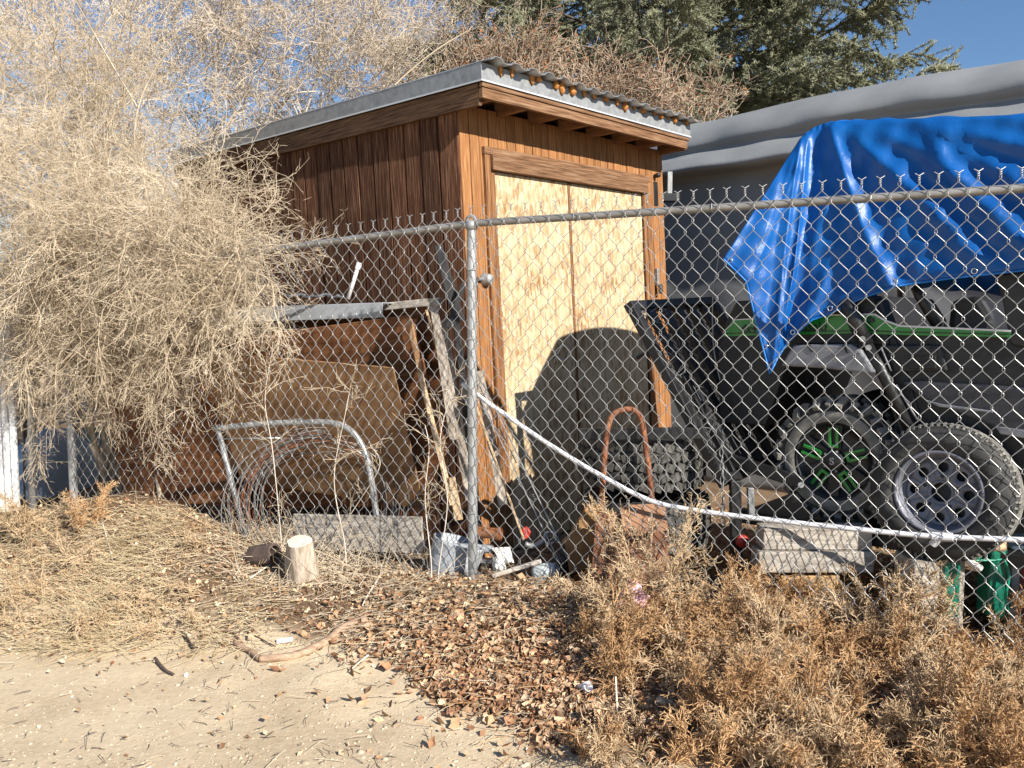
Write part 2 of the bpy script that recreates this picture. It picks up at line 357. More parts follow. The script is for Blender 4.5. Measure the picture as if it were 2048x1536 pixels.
soil = sstep((1.0+.35*sstep((sF+.2)/1.2)+.08*bumps(X, Y, 6, 0, 7)-dF)/.35).reshape(-1, 1)      # humus under the litter bank
me = raw_mesh('ground', V, np.stack([ii, ii+1, ii+1+nx, ii+nx], 1), np.repeat(soil, 3, 1)); me.polygons.foreach_set('use_smooth', [True]*len(me.polygons))
prop(link('ground', me, M_['dirt']), 'pale dirt alley rising to the litter bank and yard', None, kind='structure')

# ============================================================ CHAIN LINK FENCE
fence = empty('chain_link_fence', 'galvanised chain link fence with top rail in front of shed and vehicle', 'fence', FP(0, -1.4))
fi = Matrix.Translation(-FP(0, -1.4))
def fpart(mb, name, m, **k):
    o = mb.build(name, m, fence, **k); o.matrix_local = fi; return o
z_s0 = W(940, 446, 4.2).z; z_r = W(2048, 374, 3.215).z; z_l = W(590, 492, 4.65).z
def railz(s):
    if s >= 0: return z_s0+(z_r-z_s0)*s/2.42
    t = -s; return z_s0+(z_l-z_s0)*(t/1.105)-.012*max(0, t-1.1)
rail = MB().tube([FP(s, railz(s), -.022) for s in np.linspace(-2.98, 3.2, 32)], .0185, 12, True); fpart(rail, 'top_rail', M_['rail'], smooth=True)
for s, r, top in ((0, .0245, z_s0-.01), (-2.98, .026, railz(-2.98)+.02), (3.12, .0245, railz(3.1))):
    mb = MB().tube([FP(s, -1.75, -.024), FP(s, top, -.024)], r, 16); fpart(mb, 'post', M_['post'], smooth=False, bevel=.003)
mb = MB().tube([FP(0, z_s0-.03, -.022), FP(0, z_s0+.012, -.022)], .030, 16)
t = [FP(.026*math.cos(a)*1.1, z_s0+.004+.034*math.sin(a), -.022) for a in np.linspace(0, math.pi, 9)]
mb.tube(t, .009, 8); fpart(mb, 'loop_cap', M_['post'], smooth=True)
DW, DH, NZ = .0744, .0966, 19
def wire_mesh(flip, barb):
    n = NZ*2; pts = []
    for j in range(n+1):
        side = (j+flip) % 2
        zz = DH*NZ-j*DH/2; x = side*DW/2; dy = .0022 if side else -.0022
        # small hooked bend at each knuckle
        pts.append((x+(.0028 if side else -.0028), dy, zz+.004)); pts.append((x+(.0028 if side else -.0028), -dy, zz-.004))
    mb = MB().tube(pts, .0016, 5)
    if barb:
        x = (flip % 2)*DW/2; z = DH*NZ
        for q in (0, 1):
            a0 = q*math.pi; tw = [(x+.004*math.cos(a0+k*1.5), .004*math.sin(a0+k*1.5), z+.004+k*.0042) for k in range(6)]
            tw.append((x+(.016 if q else -.016), .004, z+.036)); mb.tube(tw, .0019, 5)
    else:
        x = (flip % 2)*DW/2
    return mb.mesh('wire')
wm = [wire_mesh(0, False), wire_mesh(1, True)]
ang = math.atan2(FD.y, FD.x)
s = -2.96; i = 0
while s < 3.12:
    zt = railz(s)+.047; zb = zt-1.90 if s > -1 else zt-1.86
    o = link('wire', wm[i % 2], M_['wire'], fence)
    jit = .0025*math.sin(i*1.7); b = FP(s+jit, zb, .003)
    sc_ = (zt-zb)/(DH*NZ)
    o.matrix_local = fi @ Matrix.Translation(b) @ Matrix.Rotation(ang, 4, 'Z') @ Matrix.Rotation(math.radians(.35*math.sin(i*.21)), 4, 'Y') @ Matrix.Diagonal((1, 1, sc_, 1))
    s += DW/2; i += 1
for sT in (-2.4, -1.7, -.95, -.3, .55, 1.2, 1.85, 2.4):
    t = [FP(sT+.002*k, railz(sT)+.022*math.cos(k*.9), -.022+.024*math.sin(k*.9)) for k in range(8)]
    fpart(MB().tube(t, .002, 5), 'tie_wire', M_['wire'])
for zT in (-1.0, -.55, -.1, .25):
    t = [FP(.028*math.cos(k*.9), zT+.002*k, -.022+.028*math.sin(k*.9)) for k in range(8)]
    fpart(MB().tube(t, .0022, 5), 'tie_wire', M_['wire'])
# gate with white slats, gate post, hinge rod at far left
g = empty('gate', 'white ribbed gate panel at the far left edge with grey steel post', 'gate', W(25, 1060, 5.45))
gi = Matrix.Translation(-W(25, 1060, 5.45))
pl, pr = W(-160, 1050, 5.5), W(42, 1050, 5.5); top = W(20, 615, 5.5).z
for k in range(14):
    p = pl.lerp(pr, (k+.5)/14); o = MB().box((p.x-.019, 5.49, p.z+.03), (p.x+.019, 5.515, top), None).build('slat', M_['white'], g, bevel=.004); o.matrix_local = gi
o = MB().box((pl.x, 5.515, p.z+.0), (pr.x, 5.55, p.z+.06)).box((pl.x, 5.517, top-.05), (pr.x, 5.55, top)).build('gate_frame', M_['greyplastic'], g); o.matrix_local = gi
o = MB().tube([W(66, 1075, 5.48), W(60, 560, 5.48)], .027, 14).build('gate_post', M_['post'], g, smooth=True); o.matrix_local = gi
o = MB().tube([W(50, 1070, 5.46), W(44, 600, 5.46)], .008, 8).build('hinge_rod', M_['black'], g, smooth=True); o.matrix_local = gi
for y in (690, 735, 770): 
    o = MB().box(W(36, y, 5.46)-Vector((.03, .02, .03)), W(52, y, 5.46)+Vector((.03, .02, .03))).build('hinge', M_['galv'], g, bevel=.006); o.matrix_local = gi

# ============================================================ SHED
yaw, roll, tip = .8386, -.050, -.0055
SM = Matrix.Translation((-.1873, 4.7907, -1.42)) @ Matrix.Rotation(roll, 4, 'Y') @ Matrix.Rotation(tip, 4, 'X') @ Matrix.Rotation(yaw, 4, 'Z')
SW, SD, SH = 2.173, 3.3, 2.652
shed = empty('shed', 'leaning brown wooden shed with flat metal roof and pale double doors', 'shed', M=SM)
def zt(x, y): return SH-.005*x+.0398*y
jl, jr, jt, jm = .2753, 1.865, 2.293, .995
fw = MB().box((.02, .004, -.1), (SW-.02, .05, jt+.02)).build('front_wall', M_['dark'], shed)
MB().box((.02, .0042, jt+.02), (SW-.02, .05, SH)).build('wall_panel', M_['dark'], fw)
bw = SW/27
for k in range(27):
    x0, x1 = k*bw+.0030, (k+1)*bw-.0030; xm = (x0+x1)/2
    zb = -.08 if (xm < jl-.03 or xm > jr+.03) else jt+.11
    dz = random.uniform(-.002, .002); zc = (zb+zt(xm, 0))/2; h2 = (zt(xm, 0)-zb)/2
    MB().box((x0-xm, -.014+dz, -h2), (x1-xm, .003, h2)).build('board', M_['front_wood'], fw, M=Matrix.Translation((xm, 0, zc)), bevel=.0022)
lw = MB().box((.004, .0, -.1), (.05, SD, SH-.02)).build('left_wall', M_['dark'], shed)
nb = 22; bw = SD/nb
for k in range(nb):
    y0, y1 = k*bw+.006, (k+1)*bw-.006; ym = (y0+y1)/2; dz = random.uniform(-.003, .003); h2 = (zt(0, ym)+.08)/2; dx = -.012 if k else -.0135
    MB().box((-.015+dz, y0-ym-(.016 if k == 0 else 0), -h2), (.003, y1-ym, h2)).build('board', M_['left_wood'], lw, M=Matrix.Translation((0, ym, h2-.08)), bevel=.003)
MB().box((SW-.01, .05, -.1), (SW+.012, SD, SH)).box((.05, SD-.02, -.1), (SW, SD, SH)).build('rear_wall', M_['left_wood'], shed)
# door frame
df = MB().box((jl-.095, -.034, -.05), (jl-.045, -.0145, jt+.135)).build('door_trim', M_['trim_v'], shed, bevel=.003)
MB().box((jl-.044, -.026, -.05), (jl-.004, -.0145, jt+.09)).build('stop_strip', M_['trim_v'], df, bevel=.003)
df2 = MB().box((jr+.045, -.034, -.05), (jr+.095, -.0145, jt+.135)).build('door_trim', M_['trim_v'], shed, bevel=.003)
MB().box((jr+.004, -.03, -.05), (jr+.044, -.0145, jt+.09)).build('stop_strip', M_['trim_v'], df2, bevel=.003)
MB().box((jl-.097, -.040, jt+.093), (jr+.097, -.0145, jt+.138)).build('head_trim', M_['trim'], shed, bevel=.004)
MB().box((jl-.042, -.052, jt+.004), (jr+.042, -.0145, jt+.090)).build('header_board', M_['trim'], shed, bevel=.004)
for a, b in ((jl, jm-.012), (jm+.012, jr)):
    xm = (a+b)/2; d = MB().box((a-xm, -.012, -1.16), (b-xm, .003, 1.135)).build('door', M_['osb'], shed, M=Matrix.Translation((xm, 0, 1.16)), bevel=.002)
    d['label'] = 'pale strand board door leaf'
MB().box((jm-.012, -.0165, -.02), (jm+.012, .003, jt)).build('seam_batten', M_['trim_v'], shed, bevel=.002)
# eaves: rafters, fascias, roof
OF, OL, OR = .27, .06, -.01; GB = .066
for k in range(8):
    x = .02+k*(SW-.06)/7
    MB().box((x, -OF+.045, zt(x, 0)-.028), (x+.038, .0, zt(x, 0)+.055)).build('rafter', M_['rafter'], shed, bevel=.002)
def strip(x0, x1, y0, y1, a, b, m, name, par, bev=.003):
    return MB().add([(x, y, zt(x, y)+dz) for dz in (a, b) for (x, y) in ((x0, y0), (x1, y0), (x1, y1), (x0, y1))], [(0,3,2,1),(4,5,6,7),(0,1,5,4),(1,2,6,5),(2,3,7,6),(3,0,4,7)]).build(name, m, par, bevel=bev)
strip(-OL+.012, SW+OR-.03, -OF+.012, -OF+.043, -.020, .036, M_['trim'], 'fascia_board', shed)
strip(-OL+.006, SW+OR-.01, -OF+.004, -OF+.030, .0385, GB-.002, M_['trim'], 'fascia_strip', shed)
strip(-OL+.012, -OL+.04, -OF+.046, SD, -.055, GB-.002, M_['trim_y'], 'barge_board', shed)
strip(-OL+.041, SW, -OF+.046, SD, .057, .075, M_['rafter'], 'roof_deck', shed)
strip(-OL, SW+OR, -OF, -OF+.0035, GB, GB+.098, M_['galv'], 'metal_fascia', shed, .001)
strip(-OL-.003, -OL, -OF-.002, SD, GB, GB+.098, M_['galv'], 'metal_fascia', shed, .001)
mw = mat('pale_edge', (.62,.63,.62), (.7,.7,.69), .4, 9, metal=.3)
strip(-OL-.007, -OL-.0035, -OF-.004, SD, GB-.002, GB+.008, mw, 'drip_edge', shed, .001)
strip(-OL, SW+OR, -OF-.006, -OF-.001, GB-.002, GB+.007, mw, 'drip_edge', shed, .001)
n = 160; P = []
rb = SW+.1
for yv in (-OF-.075, -OF-.04, 0, 1.2, SD+.1):
    row = []
    for j in range(n+1):
        x = -OL-.005+j/n*rb; u = (x*15.5/rb) % 1
        w = .020*max(0, min(1, (abs(u-.5)-.18)*7)) if True else 0
        droop = -.012*math.sin(x*9)*(1 if yv < -.2 else 0)
        row.append((x, yv, zt(x, yv)+GB+.099+w+droop*.35))
    P.append(row)
rf = MB().grid(P).build('roof_sheet', mat('roof_metal', (.34,.34,.33), (.52,.52,.50), .4, 7, metal=.55, bump=.1), shed, solid=.0025)
for k in range(9):
    x = .1+k*.24; MB().lathe([(.0, .008), (.008, .006), (.010, 0)], 8, Matrix.Translation((x, -OF+.02, zt(x, 0)+GB+.115))).build('roof_screw', mw, rf)
for k in range(6):
    y = -.2+k*.5; MB().lathe([(.0, .014), (.011, .008), (.012, 0)], 8, Matrix.Translation((-OL+.03, y, zt(0, y)+GB+.1))).build('roof_screw', mw, rf)
for k in range(19):
    x = .05+(k+.5)*(SW-.1)/19+random.uniform(-.04, .04); L = random.uniform(.025, .075); wv = random.uniform(.012, .028)
    prof = [(.2*wv, -L*.5), (.8*wv, -L*.3), (wv, 0), (wv*.8, L*.35), (.3*wv, L*.5)]
    mb = MB().lathe(prof, 7, Matrix.Translation((x, -OF-.008, zt(x, 0)+GB+.098-L*.4)) @ Matrix.Diagonal((1, .7, 1, 1)))
    mb.v = [(a+random.uniform(-.004, .004), b, c+random.uniform(-.004, .004)) for a, b, c in mb.v]
    mb.f += [tuple(range(6, -1, -1)), tuple(range(len(mb.v)-7, len(mb.v)))]; mb.build('foam_blob', M_['foam'], shed, smooth=True)
# hardware on the front
SMi = SM.inverted()
def sloc(px, py, y=-.015):
    n = SM.to_3x3() @ Vector((0, -1, 0)); P0 = SM @ Vector((0, y, 0)); return SMi @ onplane(px, py, P0, n)
p = sloc(969, 559)
k = MB().lathe([(0, .055), (.022, .055), (.030, .045), (.034, .012), (.040, .004), (.040, 0), (0, 0)], 18, Matrix.Translation(p) @ Matrix.Rotation(math.pi/2, 4, 'X')).build('round_fitting', M_['galv'], shed, smooth=True)
MB().tube([p+Vector((-.035, -.02, 0)), p+Vector((-.075, -.02, .002))], .011, 8).build('screw', M_['galv'], k)
p = sloc(1308, 352); MB().lathe([(0, .05), (.015, .05), (.019, .03), (.012, .0)], 12, Matrix.Translation(p) @ Matrix.Rotation(math.pi/2, 4, 'X')).build('hook', M_['black'], shed, smooth=True)
p = sloc(1311, 388); MB().box(p+Vector((-.028, -.006, -.09)), p+Vector((.028, .004, .09))).build('cover_plate', M_['black'], shed, bevel=.003)
p = sloc(1310, 556); k = MB().box(p+Vector((-.012, -.03, -.06)), p+Vector((.016, .002, .07))).build('hasp', M_['galv'], shed, bevel=.004)
MB().box(p+Vector((-.014, -.055, -.12)), p+Vector((.022, -.032, -.05))).build('padlock', M_['black'], k, bevel=.006)
p = sloc(1278, 712); MB().bar(p+Vector((-.05, -.02, -.012)), p+Vector((.05, -.02, .014)), .02, .02).build('turn_button', M_['darkstick'], shed, bevel=.004)
q = [sloc(x, y, -.03) for x, y in ((1108, 712), (1116, 706), (1124, 693), (1132, 692), (1137, 702), (1135, 715), (1126, 721), (1117, 717), (1110, 708), (1106, 700))]
MB().tube(smooth_pts(q, 5), .0055, 7).tube([sloc(1112, 712, -.03), sloc(1108, 726, -.03)], .003, 6).tube([sloc(1112, 712, -.03), sloc(1116, 728, -.02)], .003, 6).build('rope_pull', M_['cord'], shed, smooth=True)
# ============================================================ LEANING SHEETS AND JUNK BY THE LEFT WALL
def sheet(name, label, cat, TL, TR, BR, th, m, group=None, bevel=.002):
    """thin board through three corners (fourth completes the parallelogram); local x runs along the long edge"""
    u = (TL-TR); v = (BR-TR); v = v-u.normalized()*(v.dot(u.normalized())*.55); n = u.cross(v).normalized()
    if n.y < 0: n = -n
    X_ = u.normalized(); Z_ = (n.cross(X_)).normalized()
    M = Matrix(((X_.x, n.x, Z_.x, BR.x), (X_.y, n.y, Z_.y, BR.y), (X_.z, n.z, Z_.z, BR.z), (0, 0, 0, 1)))
    Mi = M.inverted(); loc = [Mi @ p for p in (TR+v, TR, TL, TL+v)]
    o = MB().prism(loc, (0, 1, 0), th).build(name, m, None, bevel=bevel); o.matrix_world = M
    return prop(o, label, cat, group), M, Mi
def lay(p, q, z0=None): return p
a_TR = W(786, 736, 4.56); a_BR = W(858, 1020, 4.92); a_TL = W(395, 703, 5.06)
sheet('plywood_sheet', 'smooth tan plywood sheet leaning low behind the wire fence, bent pipe frame before it', 'plywood', a_TL, a_TR, a_BR, .012, M_['ply'])
e_TR = W(392, 842, 5.2); e_BR = W(410, 1010, 5.45); e_TL = W(185, 862, 5.36)
sheet('plywood_sheet', 'orange brown panel under the hanging twigs left of the tan plywood', 'plywood', W(190, 700, 5.55), W(420, 690, 5.24), W(440, 1010, 5.55), .012, M_['ply2'])
b_TR = W(822, 630, 4.72); b_BR = W(915, 1010, 5.02); b_TL = W(415, 684, 5.35)
pb = sheet('plywood_sheet', 'dark red plywood sheet with a raw batten along its right edge', 'plywood', b_TL, b_TR, b_BR, .016, M_['ply2'])
o = MB().bar(W(818, 640, 4.68), W(842, 745, 4.76), .034, .03, (0, 1, 0)).build('wood_batten', mat('raw_batten', (.25,.13,.06), (.52,.31,.16), .8, 8, (1,1,1), 7, .4), None, bevel=.004)
prop(o, 'short splintered raw batten at the right edge of the dark plywood', 'batten')
c_TR = W(872, 604, 4.80); c_TL = W(465, 644, 5.5)
sheet('plywood_sheet', 'hindmost brown plywood sheet with pale top rail, nearest the shed wall', 'plywood', c_TL, c_TR, W(918, 900, 5.02), .02, M_['ply2'])
o = MB().bar(c_TR+Vector((.03, -.02, .004)), c_TL+Vector((0, -.02, 0)), .04, .045).build('weathered_timber', M_['greywood'], None, bevel=.004)
prop(o, 'pale weathered timber lying along the top of the leaning plywood', 'timber')
o = MB().bar(W(853, 620, 4.74), W(886, 745, 4.82), .012, .022, (0, 1, 0)).build('edge_strip', M_['rawwood'], None); prop(o, 'thin pale splintered strip on the right edge of the hindmost plywood', 'wood strip')
# grey channel lying on top
gch = empty('grey_channel', 'long grey plastic channel resting on top of the leaning plywood', 'channel', W(775, 600, 4.86))
gI = Matrix.Translation(-W(775, 600, 4.86))
A, B = W(776, 606, 4.86), W(325, 622, 5.75)
o = MB().bar(A, B, .10, .006).build('channel_top', M_['greyplastic'], gch, M=gI, bevel=.002)
d = (B-A).normalized(); nn = Vector((d.y, -d.x, 0)).normalized(); nn = nn if nn.y < 0 else -nn
o = MB().bar(A+nn*.052-Vector((0, 0, .042)), B+nn*.052-Vector((0, 0, .055)), .006, .085).build('channel_side', M_['greyplastic'], gch, M=gI, bevel=.002)
tv = mat('dark_scraps', (.04,.045,.05), (.16,.17,.19), .5, 20)
mb = MB()
for k in range(7): 
    p = W(570+k*17, 592, 4.98+.0)+Vector((0, 0, 0)); mb.tube([p, p+Vector((.035, .02, .012*math.sin(k*2))), p+Vector((.07, .0, .004))], .009, 6)
prop(mb.build('cable_scrap', tv, None, smooth=True), 'dark cable scraps lying on the grey channel', 'cable')
pp = empty('pipe_stub', 'short white plastic pipe sticking up from the grey channel', 'pipe', W(697, 594, 4.93))
mi = Matrix.Translation(-W(697, 594, 4.93)); A, B = W(696, 598, 4.93), W(718, 528, 4.93)
MB().tube([A, B], .0115, 14).build('pipe', M_['pvc'], pp, M=mi, smooth=True)
MB().tube([A.lerp(B, .85), A.lerp(B, 1.04)], .0165, 14).build('collar', M_['pvc'], pp, M=mi, bevel=.002)
# black forked post
fk = empty('forked_post', 'black forked timber leaning by the shed corner behind the fence post', 'timber', W(935, 1100, 4.62))
mi = Matrix.Translation(-W(935, 1100, 4.62)); dk = mat('charred_wood', (.010,.010,.012), (.035,.032,.032), .8, 9, bump=.3)
MB().add(*(lambda P: (P, [(0,1,2,3),(7,6,5,4),(0,4,5,1),(1,5,6,2),(2,6,7,3),(3,7,4,0)]))([W(868, 492, 4.70), W(884, 488, 4.70), W(930, 640, 4.66), W(906, 645, 4.66), W(868, 492, 4.74), W(884, 488, 4.74), W(930, 640, 4.70), W(906, 645, 4.70)])).build('fork', dk, fk, M=mi, bevel=.004)
MB().bar(W(928, 568, 4.66), W(896, 655, 4.66), .03, .07, (0, 1, 0)).build('fork', dk, fk, M=mi, bevel=.004)
MB().bar(W(912, 630, 4.66), W(965, 1130, 4.60), .035, .07, (0, 1, 0)).build('post', dk, fk, M=mi, bevel=.004)
# slats leaning around the post
for (x0, y0, Y0, x1, y1, Y1, w, h, m, lab) in (
    (868, 612, 4.66, 908, 880, 4.50, .020, .045, 'greywood_v', 'rough grey slat leaning left of the fence post, top at the plywood corner'),
    (884, 640, 4.72, 942, 1000, 4.56, .018, .06, 'greywood_v', 'wide grey board leaning just left of the fence post'),
    (840, 745, 4.60, 905, 1010, 4.50, .016, .03, 'rawwood', 'thin orange strip leaning below the raw batten'),
    (958, 742, 4.56, 1006, 1010, 4.44, .018, .05, 'greywood_v', 'pale grey slat leaning just right of the fence post'),
    (948, 800, 4.45, 1048, 1080, 4.32, .010, .012, 'rawwood', 'thin bamboo coloured cane leaning right of the fence post'),
    (902, 955, 4.42, 918, 1040, 4.40, .014, .045, 'rawwood', 'short pale broken lath beside the foot of the fence post')):
    o = MB().bar(W(x0, y0, Y0), W(x1, y1, Y1), h, w, (0, 1, 0)).build('leaning_lath', M_[m], None, bevel=.002); prop(o, lab, 'wood')
# perforated steel strip
pa = empty('slotted_angle', 'slotted grey steel angle leaning from the fence post foot to the right', 'metal strip', W(1125, 1130, 4.28)); mi = Matrix.Translation(-W(1125, 1130, 4.28))
A, B = W(958, 770, 4.48), W(1136, 1140, 4.26); d = (B-A).normalized(); u = d.cross(Vector((0, 1, 0))).normalized()
if u.x < 0: u = -u
for sg in (-1, 1): MB().bar(A+u*.024*sg, B+u*.024*sg, .006, .012, (0, 1, 0)).build('flange', M_['galv'], pa, M=mi)
L = (B-A).length
for k in range(9):
    c = A+d*(L*(k+.5)/9); MB().bar(c-d*.10*.5, c+d*.045, .003, .038, (0, 1, 0)).build('web', M_['black'], pa, M=mi)
    for j in (-1, 0, 1): MB().bar(c+d*(.012*j-.002)+u*-.012+Vector((0,-.004,0)), c+d*(.012*j+.004)+u*.012+Vector((0,-.004,0)), .003, .0045, (0, 1, 0)).build('slot', M_['galv'], pa, M=mi)
# bent tube gate frame
tf = empty('bent_pipe_frame', 'galvanised bent pipe frame with rounded corner standing behind the fence', 'pipe frame', W(490, 1060, 4.86)); mi = Matrix.Translation(-W(490, 1060, 4.86))
def Wl(L, Y): return [W(x, y, Yy if Yy else Y) for x, y, Yy in L]
Yl, Yr = 4.96, 4.62
q = smooth_pts([W(428, 858, Yl), W(520, 848, 4.9), W(600, 845, 4.82), W(665, 846, 4.74), W(702, 862, 4.7), W(726, 895, 4.68), W(740, 945, 4.66), W(750, 1010, 4.66), W(756, 1060, 4.66)], 5)
MB().tube(q, .0185, 12).build('top_tube', M_['post'], tf, M=mi, smooth=True)
MB().tube([W(434, 850, Yl), W(462, 960, Yl-.03), W(492, 1075, Yl-.06)], .017, 12).build('leg', M_['post'], tf, M=mi, smooth=True)
MB().tube([W(432, 878, Yl+.01), W(560, 876, 4.86)], .006, 8).build('inner_rod', M_['wire'], tf, M=mi, smooth=True)
# roll of wire
rw = empty('wire_roll', 'loose roll of rusty grey fence wire lying on edge behind the pipe frame', 'wire roll', W(640, 1060, 4.86)); mi = Matrix.Translation(-W(640, 1060, 4.86))
for k in range(34):
    t = k/33; cx = 640+random.uniform(-30, 30); cy = 1010+random.uniform(-18, 22); rx = 120+60*random.random(); ry = 110+52*random.random(); Yy = 4.80+.28*random.random()
    pts = [W(cx+rx*math.cos(a)*(1+.02*math.sin(3*a+k)), cy-ry*math.sin(a), Yy+.05*math.cos(a)) for a in np.linspace(-.35, math.pi+.3, 30)]
    MB().tube(pts, .0022, 4, False).build('strand', M_['wire'] if k % 3 else M_['rust'], rw, M=mi)
for k in range(9):
    a = .3+k*.3; r0 = random.uniform(.8, 1)
    p = [W(640+r0*165*math.cos(a), 1010-r0*150*math.sin(a), Y_) for Y_ in (4.78, 4.94, 5.1)]
    MB().tube(p, .002, 4, False).build('cross_wire', M_['wire'], rw, M=mi)
# low grey board, grey tub, stump, hollow log
o = MB().bar(W(590, 1062, 4.78), W(846, 1070, 4.5), .022, .205, (0, 0, 1)).build('low_board', M_['greywood'], None, bevel=.003); prop(o, 'weathered grey board standing on edge at the foot of the wire roll', 'board')
tub = MB(); P = []
cen = W(900, 1150, 4.40)
for i, (r, z) in enumerate(((.10, -.10), (.125, .0), (.14, .10), (.145, .16), (.148, .17), (.138, .17), (.125, .02), (.0, -.02))):
    P.append((r, z))
o = tub.lathe(P, 26, Matrix.Translation(cen) @ Matrix.Rotation(math.radians(16), 4, 'Y') @ Matrix.Diagonal((1.0, .75, 1.15, 1))).build('plastic_tub', M_['greyplastic'], None, smooth=True); prop(o, 'grey plastic tub half buried at the foot of the fence post', 'tub')
def rough_log(name, label, cat, A, B, r0, r1, m, mtop, n=18):
    e = empty(name, label, cat, A); d = B-A; pts = [A+d*t for t in np.linspace(0, 1, 7)]
    mb = MB().tube([p-A for p in pts], [r0+(r1-r0)*t for t in np.linspace(0, 1, 7)], n, False)
    mb.v = [(x*(1+.10*math.sin(7*x/r0+9*z)), y*(1+.1*math.sin(9*y/r0+5*z)), z+.0) for x, y, z in mb.v]
    mb.build('bark', m, e, smooth=True)
    ring = mb.v[-n:]; c = Vector(ring[0])*0
    for q in ring: c += Vector(q)/n
    cap = MB().add([tuple(c+(Vector(q)-c)*.98) for q in ring]+[tuple(c+d.normalized()*.004)], [(i, (i+1) % n, n) for i in range(n)]); cap.build('cut_face', mtop, e)
    return e
sb = W(606, 1150, 4.34); sb.z = gz(sb.x, sb.y)-.06
rough_log('tree_stump', 'pale sawn tree stump in the litter in front of the fence', 'stump', sb, W(598, 1082, 4.27), .09, .066, M_['stump'], M_['stumptop'])
A = W(560, 1125, 4.45); 
o = MB().lathe([(.055, 0), (.062, .06), (.058, .16), (.045, .16), (.045, .0)], 14, Matrix.Translation(W(505, 1112, 4.52)) @ Matrix.Rotation(math.radians(78), 4, 'Y') @ Matrix.Rotation(.4, 4, 'X'), True).build('hollow_log', M_['darkstick'], None, smooth=False)
prop(o, 'small dark hollow log half buried left of the sawn stump', 'log')
# junk around the post foot
e = empty('brown_can', 'crushed rusty brown can behind the fence just right of its post', 'can', W(975, 1070, 4.42)); mi = Matrix.Translation(-W(975, 1070, 4.42))
A, B = W(952, 1064, 4.42), W(1001, 1068, 4.36)
MB().tube([A, A.lerp(B, .5), B], [.030, .028, .033], 14, False).build('can_body', mat('copper_can', (.30,.12,.05), (.45,.2,.09), .45, 12, metal=.3), e, M=mi, solid=.002)
MB().tube([B-Vector((.003, 0, 0)), B+Vector((.004, 0, 0))], .036, 14, False).build('rim', M_['rust'], e, M=mi, solid=.003)
def crumple(name, label, cat, c, r, m, seed, sq=(1, .7, .8)):
    rs = random.Random(seed); mb = MB(); n = 9
    P = [[c+Vector((r*sq[0]*math.sin(t)*math.cos(p), r*sq[1]*math.sin(t)*math.sin(p), r*sq[2]*math.cos(t)))*1 for p in np.linspace(0, 2*math.pi, n)] for t in np.linspace(.05, 3.1, 7)]
    P = [[q+Vector((rs.uniform(-.28, .28)*r, rs.uniform(-.28, .28)*r, rs.uniform(-.28, .28)*r)) for q in row] for row in P]
    for row in P: row[-1] = row[0]
    return prop(mb.grid(P).build(name, m, None), label, cat)
crumple('paper_scrap', 'crumpled ragged white paper beside the folded card', 'paper', W(998, 1128, 4.3), .045, M_['paper'], 3)
P4 = [W(984, 1096, 4.36), W(1020, 1094, 4.38), W(1028, 1126, 4.32), W(1000, 1120, 4.30)]
prop(MB().prism(P4, (0, 1, .2), .003).build('paper_card', M_['paper'], None), 'clean folded white card behind the fence near its post', 'card')
prop(MB().tube([W(900, 1094, 4.46), W(985, 1098, 4.40)], [.022, .024], 14).build('pipe_piece', M_['greyplastic'], None), 'stub of grey pipe lying behind the fence post foot', 'pipe')
prop(MB().bar(W(945, 1118, 4.44), W(1005, 1124, 4.4), .05, .02).build('metal_flat', M_['galv'], None, bevel=.002), 'flat grey metal bar lying under the white card', 'metal bar')
o = MB().prism([W(1044, 1058, 4.34), W(1054, 1054, 4.34), W(1062, 1064, 4.34), (W(1058, 1076, 4.34)), W(1046, 1080, 4.34)], (0, 1, 0), .03).build('red_fitting', M_['red'], None, bevel=.006); prop(o, 'small red plastic fitting hanging behind the fence', 'fitting')
e = empty('pipe_fitting', 'chrome ring with curved grey bracket lying right of the red fitting', 'metal scrap', W(1098, 1080, 4.36)); mi = Matrix.Translation(-W(1098, 1080, 4.36))
c = W(1100, 1076, 4.36); MB().tube([c+Vector((.034*math.cos(a), .012*math.sin(a), .03*math.sin(a))) for a in np.linspace(0, 6.3, 18)], .006, 7).build('ring', M_['chrome'], e, M=mi, smooth=True)
MB().tube(smooth_pts([W(1050, 1088, 4.36), W(1068, 1092, 4.36), W(1085, 1082, 4.36), W(1092, 1074, 4.36)], 4), [.016]*12+[.012], 8).build('bracket', M_['galv'], e, M=mi, smooth=True)
o = MB().lathe([(0, 0), (.045, 0), (.05, .02), (.05, .09), (.036, .115), (.036, .13), (.03, .13), (.03, .02), (0, .015)], 22, Matrix.Translation(W(1070, 1150, 4.24)) @ Matrix.Rotation(math.radians(70), 4, 'Y') @ Matrix.Rotation(.3, 4, 'X')).build('glass_jar', M_['glass'], None, smooth=True); prop(o, 'foggy glass jar on its side at the fence bottom', 'jar')
o = MB().lathe([(0, 0), (.07, 0), (.10, .10), (.105, .16), (.095, .16), (.07, .02), (0, .02)], 22, Matrix.Translation(W(1110, 1135, 4.38)) @ Matrix.Rotation(math.radians(55), 4, 'Y')).build('plant_pot', mat('dark_pot', (.03,.022,.016), (.08,.055,.04), .6, 8), None, smooth=True); prop(o, 'dark brown plant pot tipped over behind the glass jar', 'pot')
o = MB().bar(W(985, 1152, 4.06), W(1082, 1122, 4.0), .022, .022).build('cut_branch', M_['palestick'], None, bevel=.006); prop(o, 'short pale cut branch propped at the fence bottom before the jar', 'branch')
